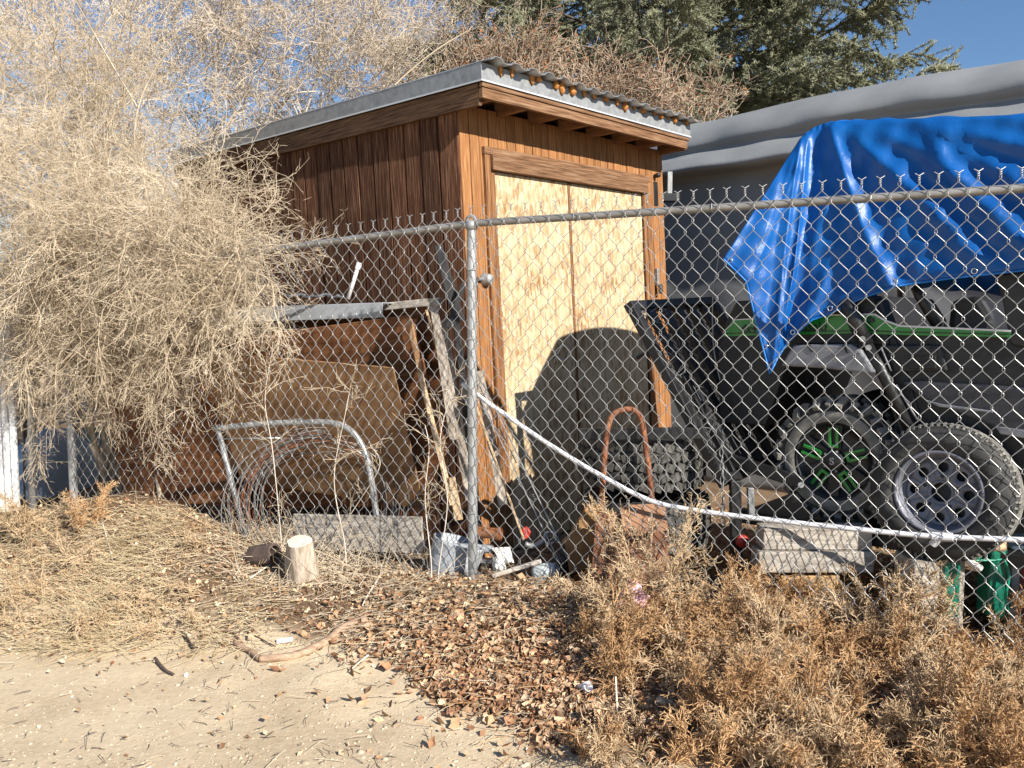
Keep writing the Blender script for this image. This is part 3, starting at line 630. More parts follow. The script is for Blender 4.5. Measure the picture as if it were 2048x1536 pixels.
# long white pipe
wp = empty('white_pipe', 'long white plastic pipe sagging from the fence post to the right edge', 'pipe', W(1300, 1002, 3.92)); mi = Matrix.Translation(-W(1300, 1002, 3.92))
def fz(px): return 4.2*37.8/(38.7*(1+(px-1024)/F*.45))
q = [W(x, y, fz(x)+o_) for x, y, o_ in ((925, 768, .10), (950, 787, .07), (1000, 822, .06), (1100, 890, .06), (1200, 950, .06), (1300, 1001, .06), (1400, 1022, .06), (1550, 1041, .055), (1700, 1057, .05), (1860, 1072, .045), (2048, 1080, .04), (2250, 1088, .04))]
MB().tube(smooth_pts(q, 6), .0118, 12).build('pipe', M_['pvc'], wp, M=mi, smooth=True)
A = W(1862, 1072.5, fz(1862)+.045); B = W(1906, 1074.5, fz(1906)+.044); MB().tube([A, B], .0185, 14).build('tee', M_['pvc'], wp, M=mi, bevel=.003)
Cc = A.lerp(B, .4); MB().tube([Cc, Cc+Vector((-.02, .02, -.04))], .0165, 14).build('tee_branch', M_['pvc'], wp, M=mi, bevel=.003)
# hand cart
hc = empty('hand_cart', 'rusty hand cart with hooped handle standing in front of the tyre stack', 'hand cart', W(1250, 1180, 4.0)); mi = Matrix.Translation(-W(1250, 1180, 4.0))
q = smooth_pts([W(1196, 1120, 3.98), W(1204, 1000, 4.0), W(1210, 900, 4.02), (W(1217, 850, 4.03)), W(1228, 828, 4.03), W(1250, 819, 4.03), W(1272, 823, 4.03), W(1284, 845, 4.03), W(1293, 905, 4.02), W(1304, 1000, 4.0), W(1315, 1110, 3.98)], 6)
MB().tube(q, .0145, 10).build('handle', M_['rust'], hc, M=mi, smooth=True)
T = [W(1192, 1030, 3.98), W(1330, 1012, 3.97), W(1345, 1160, 3.86), W(1180, 1190, 3.88)]
MB().prism(T, (0, 1, .1), .006).build('back_plate', M_['rustbox'], hc, M=mi)
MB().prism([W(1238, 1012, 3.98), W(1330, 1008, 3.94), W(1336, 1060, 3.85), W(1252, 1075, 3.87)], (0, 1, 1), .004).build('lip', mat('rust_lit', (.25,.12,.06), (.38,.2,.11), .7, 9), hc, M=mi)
o = MB().prism([W(1130, 1085, 4.12), W(1175, 1010, 4.14), W(1200, 1012, 4.14), W(1195, 1130, 4.1), W(1140, 1150, 4.1)], (0, 1, 0), .03).build('scrap_panel', mat('yellow_scrap', (.22,.10,.03), (.34,.17,.05), .7, 9), None, bevel=.003); prop(o, 'yellow brown scrap panel leaning left of the rusty hand cart', 'panel')
# ============================================================ TRAILER, RAMP, UTILITY VEHICLE
UA = Vector((.74, -.673, 0)).normalized(); UN = Vector((UA.y, -UA.x, 0))    # UN: vehicle's left side, toward the camera
UZ = Vector((0, 0, 1)); U0 = W(1667, 922, 3.92)
def side(px, py, off=0.): return onplane(px, py, U0+UN*off, UN)
deckz = side(1667, 1048).z
utv = empty('utility_vehicle', 'black side by side utility vehicle with green stripe under a blue tarp', 'vehicle', Vector((U0.x, U0.y, deckz)))
ui = Matrix.Translation(-Vector((U0.x, U0.y, deckz)))
def upanel(name, poly, off, th, m, par=None, bevel=.01, seg=None):
    o = MB().prism([side(x, y, off) for x, y in poly], -UN, th).build(name, m, None, bevel=bevel)
    o.parent = par or utv; o.matrix_local = ui if par is None else Matrix.Identity(4); return o
bed = upanel('bed_side', [(1438,846),(1436,700),(1452,640),(1472,602),(1600,596),(1740,590),(1772,640),(1778,690),(1600,690),(1572,730),(1556,780),(1530,852)], 0, .98, M_['blackplastic'])
upanel('bed_front_post', [(1700,600),(1760,598),(1800,700),(1850,860),(1800,870),(1745,720)], -.02, .12, M_['blackplastic'])
upanel('cab_side', [(1762,668),(1800,660),(2330,685),(2360,800),(2360,1030),(1850,1030),(1812,860)], -.03, .93, M_['blackplastic'])
upanel('door_panel', [(1768,690),(1880,690),(1894,742),(1786,744)], .0, .03, mat('dark_grey_plastic', (.018,.018,.021), (.028,.028,.03), .45, 30, bump=.15, bscale=150), bevel=.008)
dp = upanel('vent', [(1816,697),(1872,697),(1872,738),(1816,738)], .014, .012, M_['blackplastic'], bevel=.004)
for y in (705, 715, 725):
    upanel('vent_slat', [(1826,y),(1862,y),(1862,y+4),(1826,y+4)], .022, .01, M_['black'], bevel=.001)
upanel('lower_door', [(1800,764),(1835,763),(2000,772),(2120,782),(2120,905),(1965,845),(1880,815),(1850,800)], .01, .04, mat('slate_plastic', (.035,.035,.042), (.05,.05,.056), .5, 30, bump=.15, bscale=150), bevel=.012)
upanel('door_pull', [(1850,800),(1880,808),(1985,822),(1985,826),(1878,814)], .03, .015, M_['greyfender'], bevel=.003)
upanel('sill', [(1990,853),(2120,870),(2120,890),(2000,868)], .025, .03, M_['greyfender'], bevel=.004)
upanel('rear_pillar', [(1990,548),(2060,540),(2060,700),(2020,690),(2004,600)], -.02, .08, M_['black'])
upanel('seat', [(1900,600),(1960,590),(1990,640),(1985,690),(1890,690)], -.25, .5, M_['blackplastic'], bevel=.03)
# graphics
G1 = [(1446,673),(1464,641),(1600,633),(1740,629),(1752,640),(1760,666),(1600,669)]
upanel('green_stripe', G1, .004, .004, M_['green'], bevel=.001)
G2 = [(1726,631),(1748,630),(1768,643),(1800,654),(2022,664),(2022,675),(1800,670),(1745,668)]
upanel('green_stripe', G2, .004, .004, M_['green'], bevel=.001)
wl = M_['white']
def ustrip(pts, w, off, m, name):
    mb = MB(); P = [side(x, y, off) for x, y in pts]
    for a, b in zip(P[:-1], P[1:]): mb.bar(a, b, .004, w, UN.cross(b-a))
    o = mb.build(name, m, utv); o.matrix_local = ui
ustrip([(1465,640),(1600,632),(1740,628)], .006, .006, wl, 'pinstripe')
ustrip([(1724,629),(1750,629),(1770,641),(1800,652),(2022,662)], .008, .006, wl, 'pinstripe')
ustrip([(1450,667),(1600,663),(1756,661)], .004, .0075, M_['black'], 'pinstripe')
ustrip([(1752,662),(1800,664),(2022,669)], .004, .0075, M_['black'], 'pinstripe')
def text3d(s, p, xdir, n, size, m, name, par, parM, shear=0., ext=.0015):
    cu = bpy.data.curves.new('txt', 'FONT'); cu.body = s; cu.size = size; cu.extrude = ext; cu.shear = shear; cu.offset = size*.012
    t = bpy.data.objects.new('txt', cu); C.objects.link(t); bpy.context.view_layer.update()
    me = bpy.data.meshes.new_from_object(t.evaluated_get(bpy.context.evaluated_depsgraph_get())); bpy.data.objects.remove(t)
    x = xdir.normalized(); n = n.normalized(); y = n.cross(x)
    Mx = Matrix(((x.x, y.x, n.x, p.x), (x.y, y.y, n.y, p.y), (x.z, y.z, n.z, p.z), (0, 0, 0, 1)))
    o = link(name, me, m, par); o.matrix_local = parM @ Mx; return o
text3d('4x4', side(1480, 664, .006), UA, UN, .058, M_['black'], 'lettering', utv, ui, .25)
text3d('Kawasaki', side(1560, 661, .006), UA, UN, .062, M_['black'], 'lettering', utv, ui, .12)
# fender
fe = upanel('fender', [(1560,732),(1586,690),(1700,688),(1722,700),(1750,746),(1732,748),(1650,737)], .075, .16, M_['greyfender'], bevel=.012)
upanel('fender_rib', [(1612,690),(1620,690),(1628,704),(1622,704)], .078, .01, M_['black'], bevel=.001)
upanel('fender_rib', [(1684,690),(1690,690),(1696,706),(1692,706)], .078, .01, M_['black'], bevel=.001)
def utube(name, pts, r, m, off=.02): 
    o = MB().tube([side(x, y, off) for x, y in pts], r, 14).build(name, m, utv, smooth=True); o.matrix_local = ui; return o
utube('cage_tube', [(1690,602),(1700,622),(1733,690)], .034, M_['black'], .05)
utube('cage_tube', [(1728,680),(1760,735),(1830,880)], .026, M_['black'], .03)
utube('cage_tube', [(1830,572),(1838,590),(1876,655)], .022, M_['black'], -.08)
utube('cage_tube', [(2044,545),(2046,560),(2052,690)], .03, M_['black'], -.06)
utube('door_cable', [(1762,695),(1782,742)], .004, M_['greyfender'], .03)
utube('door_cable', [(1792,770),(1835,840)], .004, M_['greyfender'], .03)
for x, y in ((1725,678),(1737,695)):
    o = MB().tube([side(x, y, .085), side(x, y, .095)], .014, 8).build('bolt', M_['galv'], utv); o.matrix_local = ui
o = MB().tube([side(1744, 640, .004), side(1744, 640, .012)], .012, 14).build('bolt', M_['black'], utv); o.matrix_local = ui
# roof cage on the far side
for off in (-.86,):
    mb = MB()
    for pts in ([(1690,600),(1660,270)], [(1660,270),(2100,262)], [(2100,262),(2140,690)]): mb.tube([side(x, y, 0)+UN*off for x, y in pts], .03, 10)
    o = mb.build('far_cage', M_['black'], utv); o.matrix_local = ui
def WM(c, n, tiltup=0.):
    z = n.normalized(); x = UZ.cross(z).normalized(); y = z.cross(x)
    return Matrix(((x.x, y.x, z.x, c.x), (x.y, y.y, z.y, c.y), (x.z, y.z, z.z, c.z), (0, 0, 0, 1)))
def tyre_prof(R, r, w, k=.012): 
    return [(r, 0), (r+.012, .006), (R*.80, .012), (R*.93, .0), (R*.985, -.02), (R, -.045), (R, -w+.045), (R*.985, -w+.02), (R*.93, -w), (R*.8, -w-.008), (r, -w+.01)]
lugm = [MB().box((-.034, -.016, -.006), (.034, .016, .020)).mesh('lug'), MB().box((-.024, -.012, -.006), (.024, .012, .016)).mesh('lug')]
def wheel(parent, pM, c, n, shadow_mirror=False):
    R = .302; Mw = pM @ WM(c, n) @ Matrix.Scale(.956, 4)
    w = link('wheel', MB().lathe([(.06, -.02), (.135, -.035), (.165, -.028), (.183, -.008), (.190, .002), (.196, .004), (.196, -.2), (.18, -.2), (.18, -.06)], 36).mesh('rim', True), M_['black'], parent, Mw)
    ty = MB().lathe(tyre_prof(R, .196, .24), 48).build('tyre', M_['rubber'], w, smooth=True)
    bd = MB().lathe([(.198, .010), (.214, .0165), (.240, .0155), (.25, .011)], 48).build('bead_wall', M_['dusty'], w, smooth=True)
    for k in range(30):
        a = 2*math.pi*k/30
        for row, (zz, r_, tl) in enumerate(((-.012, R*.955, .75), (-.075, R+.004, 0), (-.155, R+.004, 0))):
            aa = a+(math.pi/30)*(row % 2)
            o = link('lug', lugm[0 if (k+row) % 2 else 1], M_['dusty'], ty)
            o.matrix_local = Matrix.Rotation(aa, 4, 'Z') @ Matrix.Translation((r_, 0, zz)) @ Matrix.Rotation(tl, 4, 'Y').inverted() @ Matrix.Rotation(math.pi/2, 4, 'Y') @ Matrix.Rotation(0.25*(1 if row % 2 else -1), 4, 'Z')
    for k in range(6):
        a = 2*math.pi*k/6+.5; rot = Matrix.Rotation(a, 4, 'Z')
        MB().box((.05, -.030, -.035), (.188, .030, -.012)).build('spoke', M_['black'], w, M=rot, bevel=.006)
    for k in range(5):
        a = 2*math.pi*k/5+.35; rot = Matrix.Rotation(a, 4, 'Z')
        mb = MB()
        for sg in (-1, 1): mb.box((.075, .010*sg-.008+sg*.008, -.012), (.168, .010*sg+.008+sg*.008, .004))
        mb.box((.066, -.024, -.012), (.082, .024, .006)); mb.build('wheel_insert', M_['green'], w, M=rot, bevel=.003)
    MB().lathe([(0, .012), (.045, .010), (.056, .0), (.06, -.03)], 24).build('hub_cap', M_['black'], w, smooth=True)
    text3d('S', Vector((-.016, -.018, .0125)), Vector((1, 0, 0)), Vector((0, 0, 1)), .05, M_['greyfender'], 'hub_letter', w, Matrix.Identity(4))
    for k in range(5):
        a = 2*math.pi*k/5; MB().lathe([(0, .012), (.008, .008), (.008, 0)], 6, Matrix.Translation((.05*math.cos(a), .05*math.sin(a), .0))).build('lug_nut', M_['galv'], w)
    return w
wheel(utv, ui, side(1667, 922, .02), UN)
# (far rear wheel is a plain copy of the tyre shape, mostly hidden)
o = MB().lathe(tyre_prof(.302, .1, .24)+[(0, -.2)], 40, WM(U0-UN*.98, -UN)).build('far_tyre', M_['rubber'], utv, smooth=True); o.matrix_local = ui
# trailer
tr = empty('trailer', 'low black steel trailer carrying the utility vehicle, ramp gate half lowered', 'trailer', Vector((U0.x, U0.y, deckz-.35))); ti = Matrix.Translation(-Vector((U0.x, U0.y, deckz-.35)))
def tpart(mb, name, m, **k):
    o = mb.build(name, m, tr, **k); o.matrix_local = ti; return o
b0 = Vector((U0.x, U0.y, 0))
def TL_(r, q, z): return b0+UA*r+UN*q+UZ*z
tpart(MB().add([TL_(r, q, z) for z in (deckz-.05, deckz-.004) for r, q in ((-.45, .02), (1.6, .02), (1.6, -1.15), (-.45, -1.15))], [(0,3,2,1),(4,5,6,7),(0,1,5,4),(1,2,6,5),(2,3,7,6),(3,0,4,7)]), 'deck', M_['black'])
tpart(MB().bar(W(1606, 966, 3.92), W(1366, 888, 4.34), .05, .055), 'side_rail', M_['black'], bevel=.004)
tpart(MB().bar(TL_(-.45, .05, deckz-.02), TL_(.40, .05, deckz-.02), .05, .07), 'frame_rail', M_['black'], bevel=.004)
tpart(MB().tube([W(1602, 970, 3.89), W(1602, 970, 3.86)], .014, 10), 'bolt', M_['galv'])
tpart(MB().bar(W(1470, 960, 3.98), W(1472, 1120, 3.98), .05, .05), 'upright', M_['black'], bevel=.003)
tpart(MB().bar(W(1500, 975, 4.0), W(1503, 1040, 4.0), .03, .03), 'upright', M_['galv'], bevel=.003)
for q in (.12, -.95):
    tpart(MB().lathe(tyre_prof(.2, .1, .13)+[(0, -.1)], 30, WM(TL_(1.2, q-.2, deckz-.22), UN)), 'trailer_tyre', M_['rubber'], smooth=True)
RA, RB = W(1264, 614, 4.40), W(1446, 962, 4.02); RU = Vector((.673, .74, .045)); RWd = .86
RV = RB-RA; rn = RU.cross(RV).normalized(); rn = rn if rn.y < 0 else -rn
tpart(MB().bar(RA, RB, .055, .05, rn), 'ramp_frame', M_['black'], bevel=.004)
tpart(MB().bar(RA-RU*.03, RA+RU*RWd, .05, .055, rn), 'ramp_frame', M_['black'], bevel=.004)
tpart(MB().bar(RB-RU*.02, RB+RU*RWd, .05, .055, rn), 'ramp_frame', M_['black'], bevel=.004)
tpart(MB().bar(RA+RU*RWd, RB+RU*RWd, .055, .05, rn), 'ramp_frame', M_['black'], bevel=.004)
for k in range(1, 6):
    p = RU*(RWd*k/6.); tpart(MB().bar(RA+p+rn*.002, RB+p+rn*.002, .062, .03, rn), 'ramp_slat', M_['black'], bevel=.003)
mb = MB(); nu, nv = 38, 44; L = RV.length
def rp(i, j): return RA+RU*(RWd*i/nu)+RV*(j/nv)-rn*.012
for i in range(nu):
    for j in range(nv):
        if (i+j) % 2 == 0:
            mb.bar(rp(i, j), rp(i+1, j+1), .0035, .003, rn)
        else: mb.bar(rp(i+1, j), rp(i, j+1), .0035, .003, rn)
o = tpart(mb, 'ramp_mesh', M_['black'])
# coil of loose wire snagged on the ramp edge
mb = MB(); rs = random.Random(4)
for k in range(26):
    t = rs.uniform(.05, .8); c = RA+RV*t+RU*rs.uniform(.03, .14)+rn*rs.uniform(.0, .05); pts = [c+Vector((rs.uniform(-.05, .05), rs.uniform(-.03, .03), rs.uniform(-.05, .05))) for _ in range(4)]
    mb.tube(smooth_pts(pts, 3), .0012, 3, False)
prop(mb.build('snagged_netting', mat('grey_net', (.16,.16,.16), (.3,.3,.3), .6, 9), None), 'tangle of thin grey netting caught on the ramp edge', 'netting', kind='stuff')
mb = MB(); c0 = RB+Vector((-.02, -.03, .18))
for k in range(12):
    c = c0+Vector((.004*k*.4, 0, -.034*k)); mb.tube([c+(Vector((.009*math.cos(a), .002, .021*math.sin(a))) if k % 2 else Vector((.002, .009*math.cos(a), .021*math.sin(a)))) for a in np.linspace(0, 6.283, 10)], .0032, 5, False)
prop(mb.build('chain', M_['galv'], None, smooth=True), 'thin steel chain hanging from the foot of the ramp', 'chain')
prop(MB().tube(smooth_pts([W(1440, 505, 4.25), W(1430, 560, 4.25), W(1425, 620, 4.25), W(1428, 700, 4.25), W(1440, 760, 4.2)], 5), .0035, 6).build('loose_cable', M_['greyfender'], None, smooth=True), 'thin grey cable hanging down beside the blue tarp', 'cable')
prop(MB().lathe([(0, .02), (.026, .016), (.034, 0), (0, 0)], 16, WM(W(1484, 1082, 3.93), Vector((0, -1, 0)))).build('tail_light', M_['red'], None, smooth=True), 'round red reflector low beside the timber blocks', 'reflector')
# tyre stack
tb = MB().box((-.021, -.026, -.008), (.021, .026, .012)).mesh('tread_block')
for i, (px, py, lab) in enumerate(((1283, 868, 'knobbly off road tyre lying flat on top of its stack'), (1292, 985, 'knobbly off road tyre at the bottom of the flat stack'))):
    c = W(px, py, 4.42); R = .335; e = empty('tyre', lab, 'tyre', c-UZ*.26)
    MB().lathe([(.17, -.012), (.22, .006), (.27, .0), (.315, -.02), (.328, -.05), (.328, -.20), (.315, -.235), (.27, -.255), (.22, -.26), (.17, -.245)], 44).build('carcass', M_['rubber'], e, M=Matrix.Translation((0, 0, .26)), smooth=True)
    for k in range(34):
        for r_ in range(5):
            a = 2*math.pi*(k+.5*(r_ % 2))/34; o = link('tread_block', tb, M_['tread'], e)
            o.matrix_local = Matrix.Rotation(a, 4, 'Z') @ Matrix.Translation((.333 if 0 < r_ < 4 else .322, 0, .26-.028-r_*.05)) @ Matrix.Rotation(math.pi/2, 4, 'Y') @ Matrix.Rotation(.35*(1 if r_ % 2 else -1), 4, 'Z')
prop(MB().bar(W(1158, 868, 4.12), W(1402, 866, 4.06), .03, .058).build('steel_bar', M_['black'], None, bevel=.004), 'black steel bar lying across the top of the tyre stack', 'steel bar')
# spare wheel
sc_ = W(1876, 985, 3.46); sn = (UN+Vector((0, 0, .13))).normalized(); sp = empty('spare_wheel', 'small trailer wheel with silver holed rim leaning on the vehicle', 'wheel', M=WM(sc_, sn))
R = .293
MB().lathe([(.178, .0), (.19, .012), (.225, .016), (.262, .004), (.283, -.016), (R, -.04), (R, -.125), (.283, -.15), (.26, -.165), (.2, -.17), (.178, -.155)], 64).build('tyre', M_['rubber'], sp, smooth=True)
for k in range(72):
    a = 2*math.pi*k/72
    MB().box((-.0045, -.014, 0), (.0045, .014, .005)).build('tread_rib', M_['dusty'], sp, M=Matrix.Rotation(a, 4, 'Z') @ Matrix.Translation((.2885, 0, -.027)) @ Matrix.Rotation(.95, 4, 'Y') @ Matrix.Rotation(math.pi/2, 4, 'Z'))
for zz in (-.055, -.08, -.105):
    MB().lathe([(R+.001, zz+.010), (R+.005, zz+.008), (R+.005, zz-.008), (R+.001, zz-.010)], 64).build('tread_band', M_['dusty'], sp, smooth=True)
MB().lathe([(.18, .004), (.176, .010), (.166, .010), (.160, -.02), (.150, -.05), (.146, -.055), (.146, -.06)], 56).build('rim', M_['wheelgrey'], sp, smooth=True)
# disc with eight real holes: ring sectors around each hole
def holed_disc(r_in, r_out, rh, rc, nh, z):
    mb = MB(); seg = 10
    for k in range(nh):
        a0 = 2*math.pi*k/nh; aw = math.pi/nh; c = (rc*math.cos(a0), rc*math.sin(a0))
        inner = [(c[0]+rh*math.cos(a0+t), c[1]+rh*math.sin(a0+t)) for t in np.linspace(0, 2*math.pi, 25)[:-1]]
        outer = []
        for t in np.linspace(0, 2*math.pi, 25)[:-1]:
            dx, dy = math.cos(t), math.sin(t); m = max(abs(dx), abs(dy)); u, v = dx/m, dy/m
            r = rc+u*((r_out-rc) if u > 0 else (rc-r_in)); a = a0+v*aw; outer.append((r*math.cos(a), r*math.sin(a)))
        zf = lambda p: z+.018*math.cos((math.hypot(*p)-.03)/.12*math.pi/2)
        mb.add([(x, y, zf((x, y))) for x, y in inner+outer], [(i, (i+1) % 24, 24+(i+1) % 24, 24+i) for i in range(24)])
    return mb
holed_disc(.052, .148, .021, .108, 8, -.06).build('rim_disc', M_['wheelgrey'], sp, smooth=True, solid=.004)
MB().lathe([(.053, -.045), (.050, -.040), (.041, -.042), (.040, -.06)], 32).build('hub_ring', M_['wheelgrey'], sp, smooth=True)
for k in range(5):
    a = 2*math.pi*k/5+.3; MB().lathe([(0, .002), (.008, .001), (.0095, -.004)], 10, Matrix.Translation((.068*math.cos(a), .068*math.sin(a), -.042))).build('stud_hole', M_['black'], sp)
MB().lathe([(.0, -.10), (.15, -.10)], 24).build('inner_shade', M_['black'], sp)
pb_ = sc_-Vector((0, 0, .30)); prop(MB().box((pb_.x-.1, pb_.y-.02, -1.46), (pb_.x+.12, pb_.y+.16, pb_.z+.004)).build('concrete_block', M_['greywood'], None, bevel=.006), 'grey block under the spare wheel behind the weeds', 'block')
# timber blocks
for i, (x0, y0, x1, y1, Yv, lab) in enumerate(((1528, 1058, 1744, 1100, 3.66, 'upper grey timber block of the pair beside the wheels'), (1518, 1104, 1748, 1146, 3.64, 'lower grey timber block under its twin beside the wheels'))):
    A, B = W(x0, y0, Yv), W(x1, y1, Yv); A2 = W(x0, y1, Yv)
    o = MB().box((A.x, A.y, A2.z), (B.x, B.y+.12, A.z)).build('timber_block', M_['greywood'], None, bevel=.005); prop(o, lab, 'timber')
o = MB().box(W(1560, 1240, 3.66), W(1680, 1152, 3.66)+Vector((0, .16, 0))).build('cardboard_box', M_['card'], None, bevel=.004); prop(o, 'tan cardboard box supporting the stacked timber blocks', 'box')
o = MB().box(W(1775, 1240, 3.56), W(1838, 1158, 3.56)+Vector((0, .1, 0))).build('cardboard_box', M_['card'], None, bevel=.004); prop(o, 'smaller tan cardboard box between the timber and the green reel', 'box')
# green cord reel
cr = empty('cord_reel', 'green plastic cord reel wound with green cable behind the weeds', 'cord reel', W(1952, 1240, 3.42)); mi = Matrix.Translation(-W(1952, 1240, 3.42))
for x in (1904, 1996):
    a, b = W(x-13, 1096, 3.42), W(x+15, 1236, 3.42); MB().box((a.x, a.y, b.z), (b.x, a.y+.10, a.z)).build('side_plate', M_['hose'], cr, M=mi, bevel=.012)
mb = MB(); ctr = W(1950, 1105, 3.47)
for k in range(9):
    w0 = .10+.004*math.sin(k*2.2); r0 = .03+.003*(k % 3)
    mb.tube([ctr+Vector((w0*math.cos(a), -.05+.012*k, .012+r0*math.sin(a)-.012*abs(math.cos(a)))) for a in np.linspace(0, 6.283, 20)], .0055, 6, False)
mb.build('cable', M_['cordgreen'], cr, M=mi, smooth=True)
MB().tube(smooth_pts([W(2008, 1120, 3.38), W(2018, 1150, 3.38), W(2012, 1190, 3.38), W(2016, 1225, 3.38)], 4), .006, 7).build('cable_end', M_['cordgreen'], cr, M=mi, smooth=True)
MB().lathe([(.013, 0), (.015, .002), (.013, .055), (.010, .06), (.0, .05)], 14, Matrix.Translation(W(1936, 1122, 3.38)) @ Matrix.Rotation(math.radians(115), 4, 'X') @ Matrix.Rotation(.6, 4, 'Y')).build('plug', M_['paper'], cr, M=mi, smooth=True)
MB().tube([W(1986, 1090, 3.36), W(2008, 1092, 3.36)], .024, 14).build('knob', M_['rawwood'], cr, M=mi, bevel=.003)
a, b = W(2026, 1100, 3.5), W(2160, 1250, 3.5)
bn = empty('storage_bin', 'grey bin with maroon front at the right edge behind the fence', 'bin', (a.x, a.y, b.z)); mi = Matrix.Translation((-a.x, -a.y, -b.z))
MB().box((a.x, a.y, b.z), (b.x, a.y+.2, a.z)).build('bin_body', M_['greyplastic'], bn, M=mi, bevel=.008)
MB().box((a.x+.035, a.y-.004, b.z+.01), (b.x, a.y-.0005, a.z-.06)).build('bin_front', M_['sand'], bn, M=mi)
MB().box((a.x-.01, a.y-.012, a.z+.001), (b.x, a.y+.21, a.z+.02)).build('bin_lid', M_['paper'], bn, M=mi, bevel=.004)

# ============================================================ TARPS
def cat(pts, n):
    out = []
    for i in range(len(pts)-1):
        a, b, c, d = (np.array(pts[max(i-1, 0)]), np.array(pts[i]), np.array(pts[i+1]), np.array(pts[min(i+2, len(pts)-1)]))
        for k in range(n):
            t = k/n; out.append(b+(c-b)*t)
    return np.array(out+[np.array(pts[-1])], float)
hem = cat([(1447,518),(1470,540),(1492,562),(1502,600),(1520,672),(1540,748),(1556,716),(1572,690),(1610,652),(1625,640),(1660,628),(1720,598),(1790,573),(1900,557),(2048,541),(2250,528)], 9)
topp = cat([(1592,290),(1598,280),(1605,272),(1612,266),(1622,259),(1632,253),(1640,250),(1648,247),(1662,244),(1676,243),(1700,242),(1740,240),(1800,238),(1900,235),(2048,229),(2250,222)], 9)
folds = [([(1600,288),(1580,420),(1566,540),(1545,740)], 9, .035), ([(1614,282),(1604,400),(1588,540),(1560,690)], 8, .035), ([(1660,256),(1690,350),(1730,470),(1782,575)], 14, .05),
         ([(1680,250),(1760,320),(1860,410),(1960,520)], 17, .035), ([(1860,262),(1900,340),(1970,410),(2080,520)], 20, .045), ([(1880,256),(1960,320),(2060,380),(2200,430)], 15, .03),
         ([(1900,250),(2000,285),(2200,310)], 14, .025), ([(1650,560),(1625,615),(1600,655)], 12, .02), ([(1630,262),(1640,330),(1655,420)], 10, .012), ([(1595,330),(1540,470),(1500,560)], 16, .02),
         ([(1740,246),(1830,300),(1930,360)], 16, .022)]
def fold(x, y):
    s_ = 0
    for L, w, A in folds:
        best = 1e9; sd = 0
        for (xa, ya), (xb, yb) in zip(L[:-1], L[1:]):
            dx, dy = xb-xa, yb-ya; t = max(0, min(1, ((x-xa)*dx+(y-ya)*dy)/(dx*dx+dy*dy)))
            qx, qy = x-xa-dx*t, y-ya-dy*t; d = math.hypot(qx, qy)
            if d < best: best = d; sd = 1 if (dx*qy-dy*qx) > 0 else -1
        w2 = w*(1 if sd > 0 else .8); s_ += A*math.exp(-(best/w2)**1.15)-A*.35*math.exp(-((best-2.4*w)/(1.2*w))**2)
    return s_
nv = 34; P = []; nU = len(hem); crs = np.random.default_rng(3).normal(0, 1, (12, 3))
for r in range(nv+1):
    v = r/nv; row = []
    for j in range(nU):
        x, y = topp[j]*(1-v)+hem[j]*v; u = j/(nU-1)
        lf = max(0, 1-u*2.2); base = -.10+.05*lf+(.28-.12*min(1, u*1.4)+.06*lf)*v**.75
        fo = fold(x, y)*min(1, v*6+.15)
        row.append(side(x, y, base+fo*.8+.004*math.sin(x*.11+y*.05)+.003*math.sin(y*.13-x*.03)))
    P.append(row)
inw = -UN; over = []
for k in range(1, 15):
    t = k/14; row = []
    for j in range(nU):
        T = P[0][j]; row.append(T+inw*(1.0*t)+UZ*(.06*math.sin(t*math.pi)-.0*t+.008*math.sin(j*.5+t*9)))
    over.append(row)
for k in range(1, 10):
    t = k/9; over.append([over[13][j]+inw*(.12*t)-UZ*(.75*t) for j in range(nU)])
full = over[::-1]+P
tmb = MB().grid(full)
# rear curtain
rear = []
for r in range(nv+1):
    v = r/nv; a0 = P[r][0]; row = []
    for k in range(15):
        t = k/14; row.append(a0+inw*(t*(1.0+.2*v))+UZ*(.06*math.sin(t*math.pi)*(1-v))-UA*(.05*math.sin(t*math.pi)+.03*v*math.sin(t*17)))
    rear.append(row)
tmb.grid(rear)
o = tmb.build('blue_tarp', M_['bluetarp'], None, smooth=True, solid=.002); prop(o, 'wrinkled bright blue tarp draped over the utility vehicle', 'tarp')
hp_ = [P[nv][j]+UN*.002 for j in range(nU)]; MB().tube(hp_, .0045, 6).build('hem_rope', mat('hem_blue', (.01,.16,.5), (.02,.2,.58), .45, 9), o, smooth=True)
for j in (4, 40, 66, 90, 108, 120, 130):
    c_ = P[nv-1][min(j, nU-1)]+UN*.006; MB().tube([c_+UA*(.011*math.cos(a))+UZ*(.011*math.sin(a)) for a in np.linspace(0, 6.283, 13)], .003, 6, False).build('grommet', M_['chrome'], o, smooth=True)

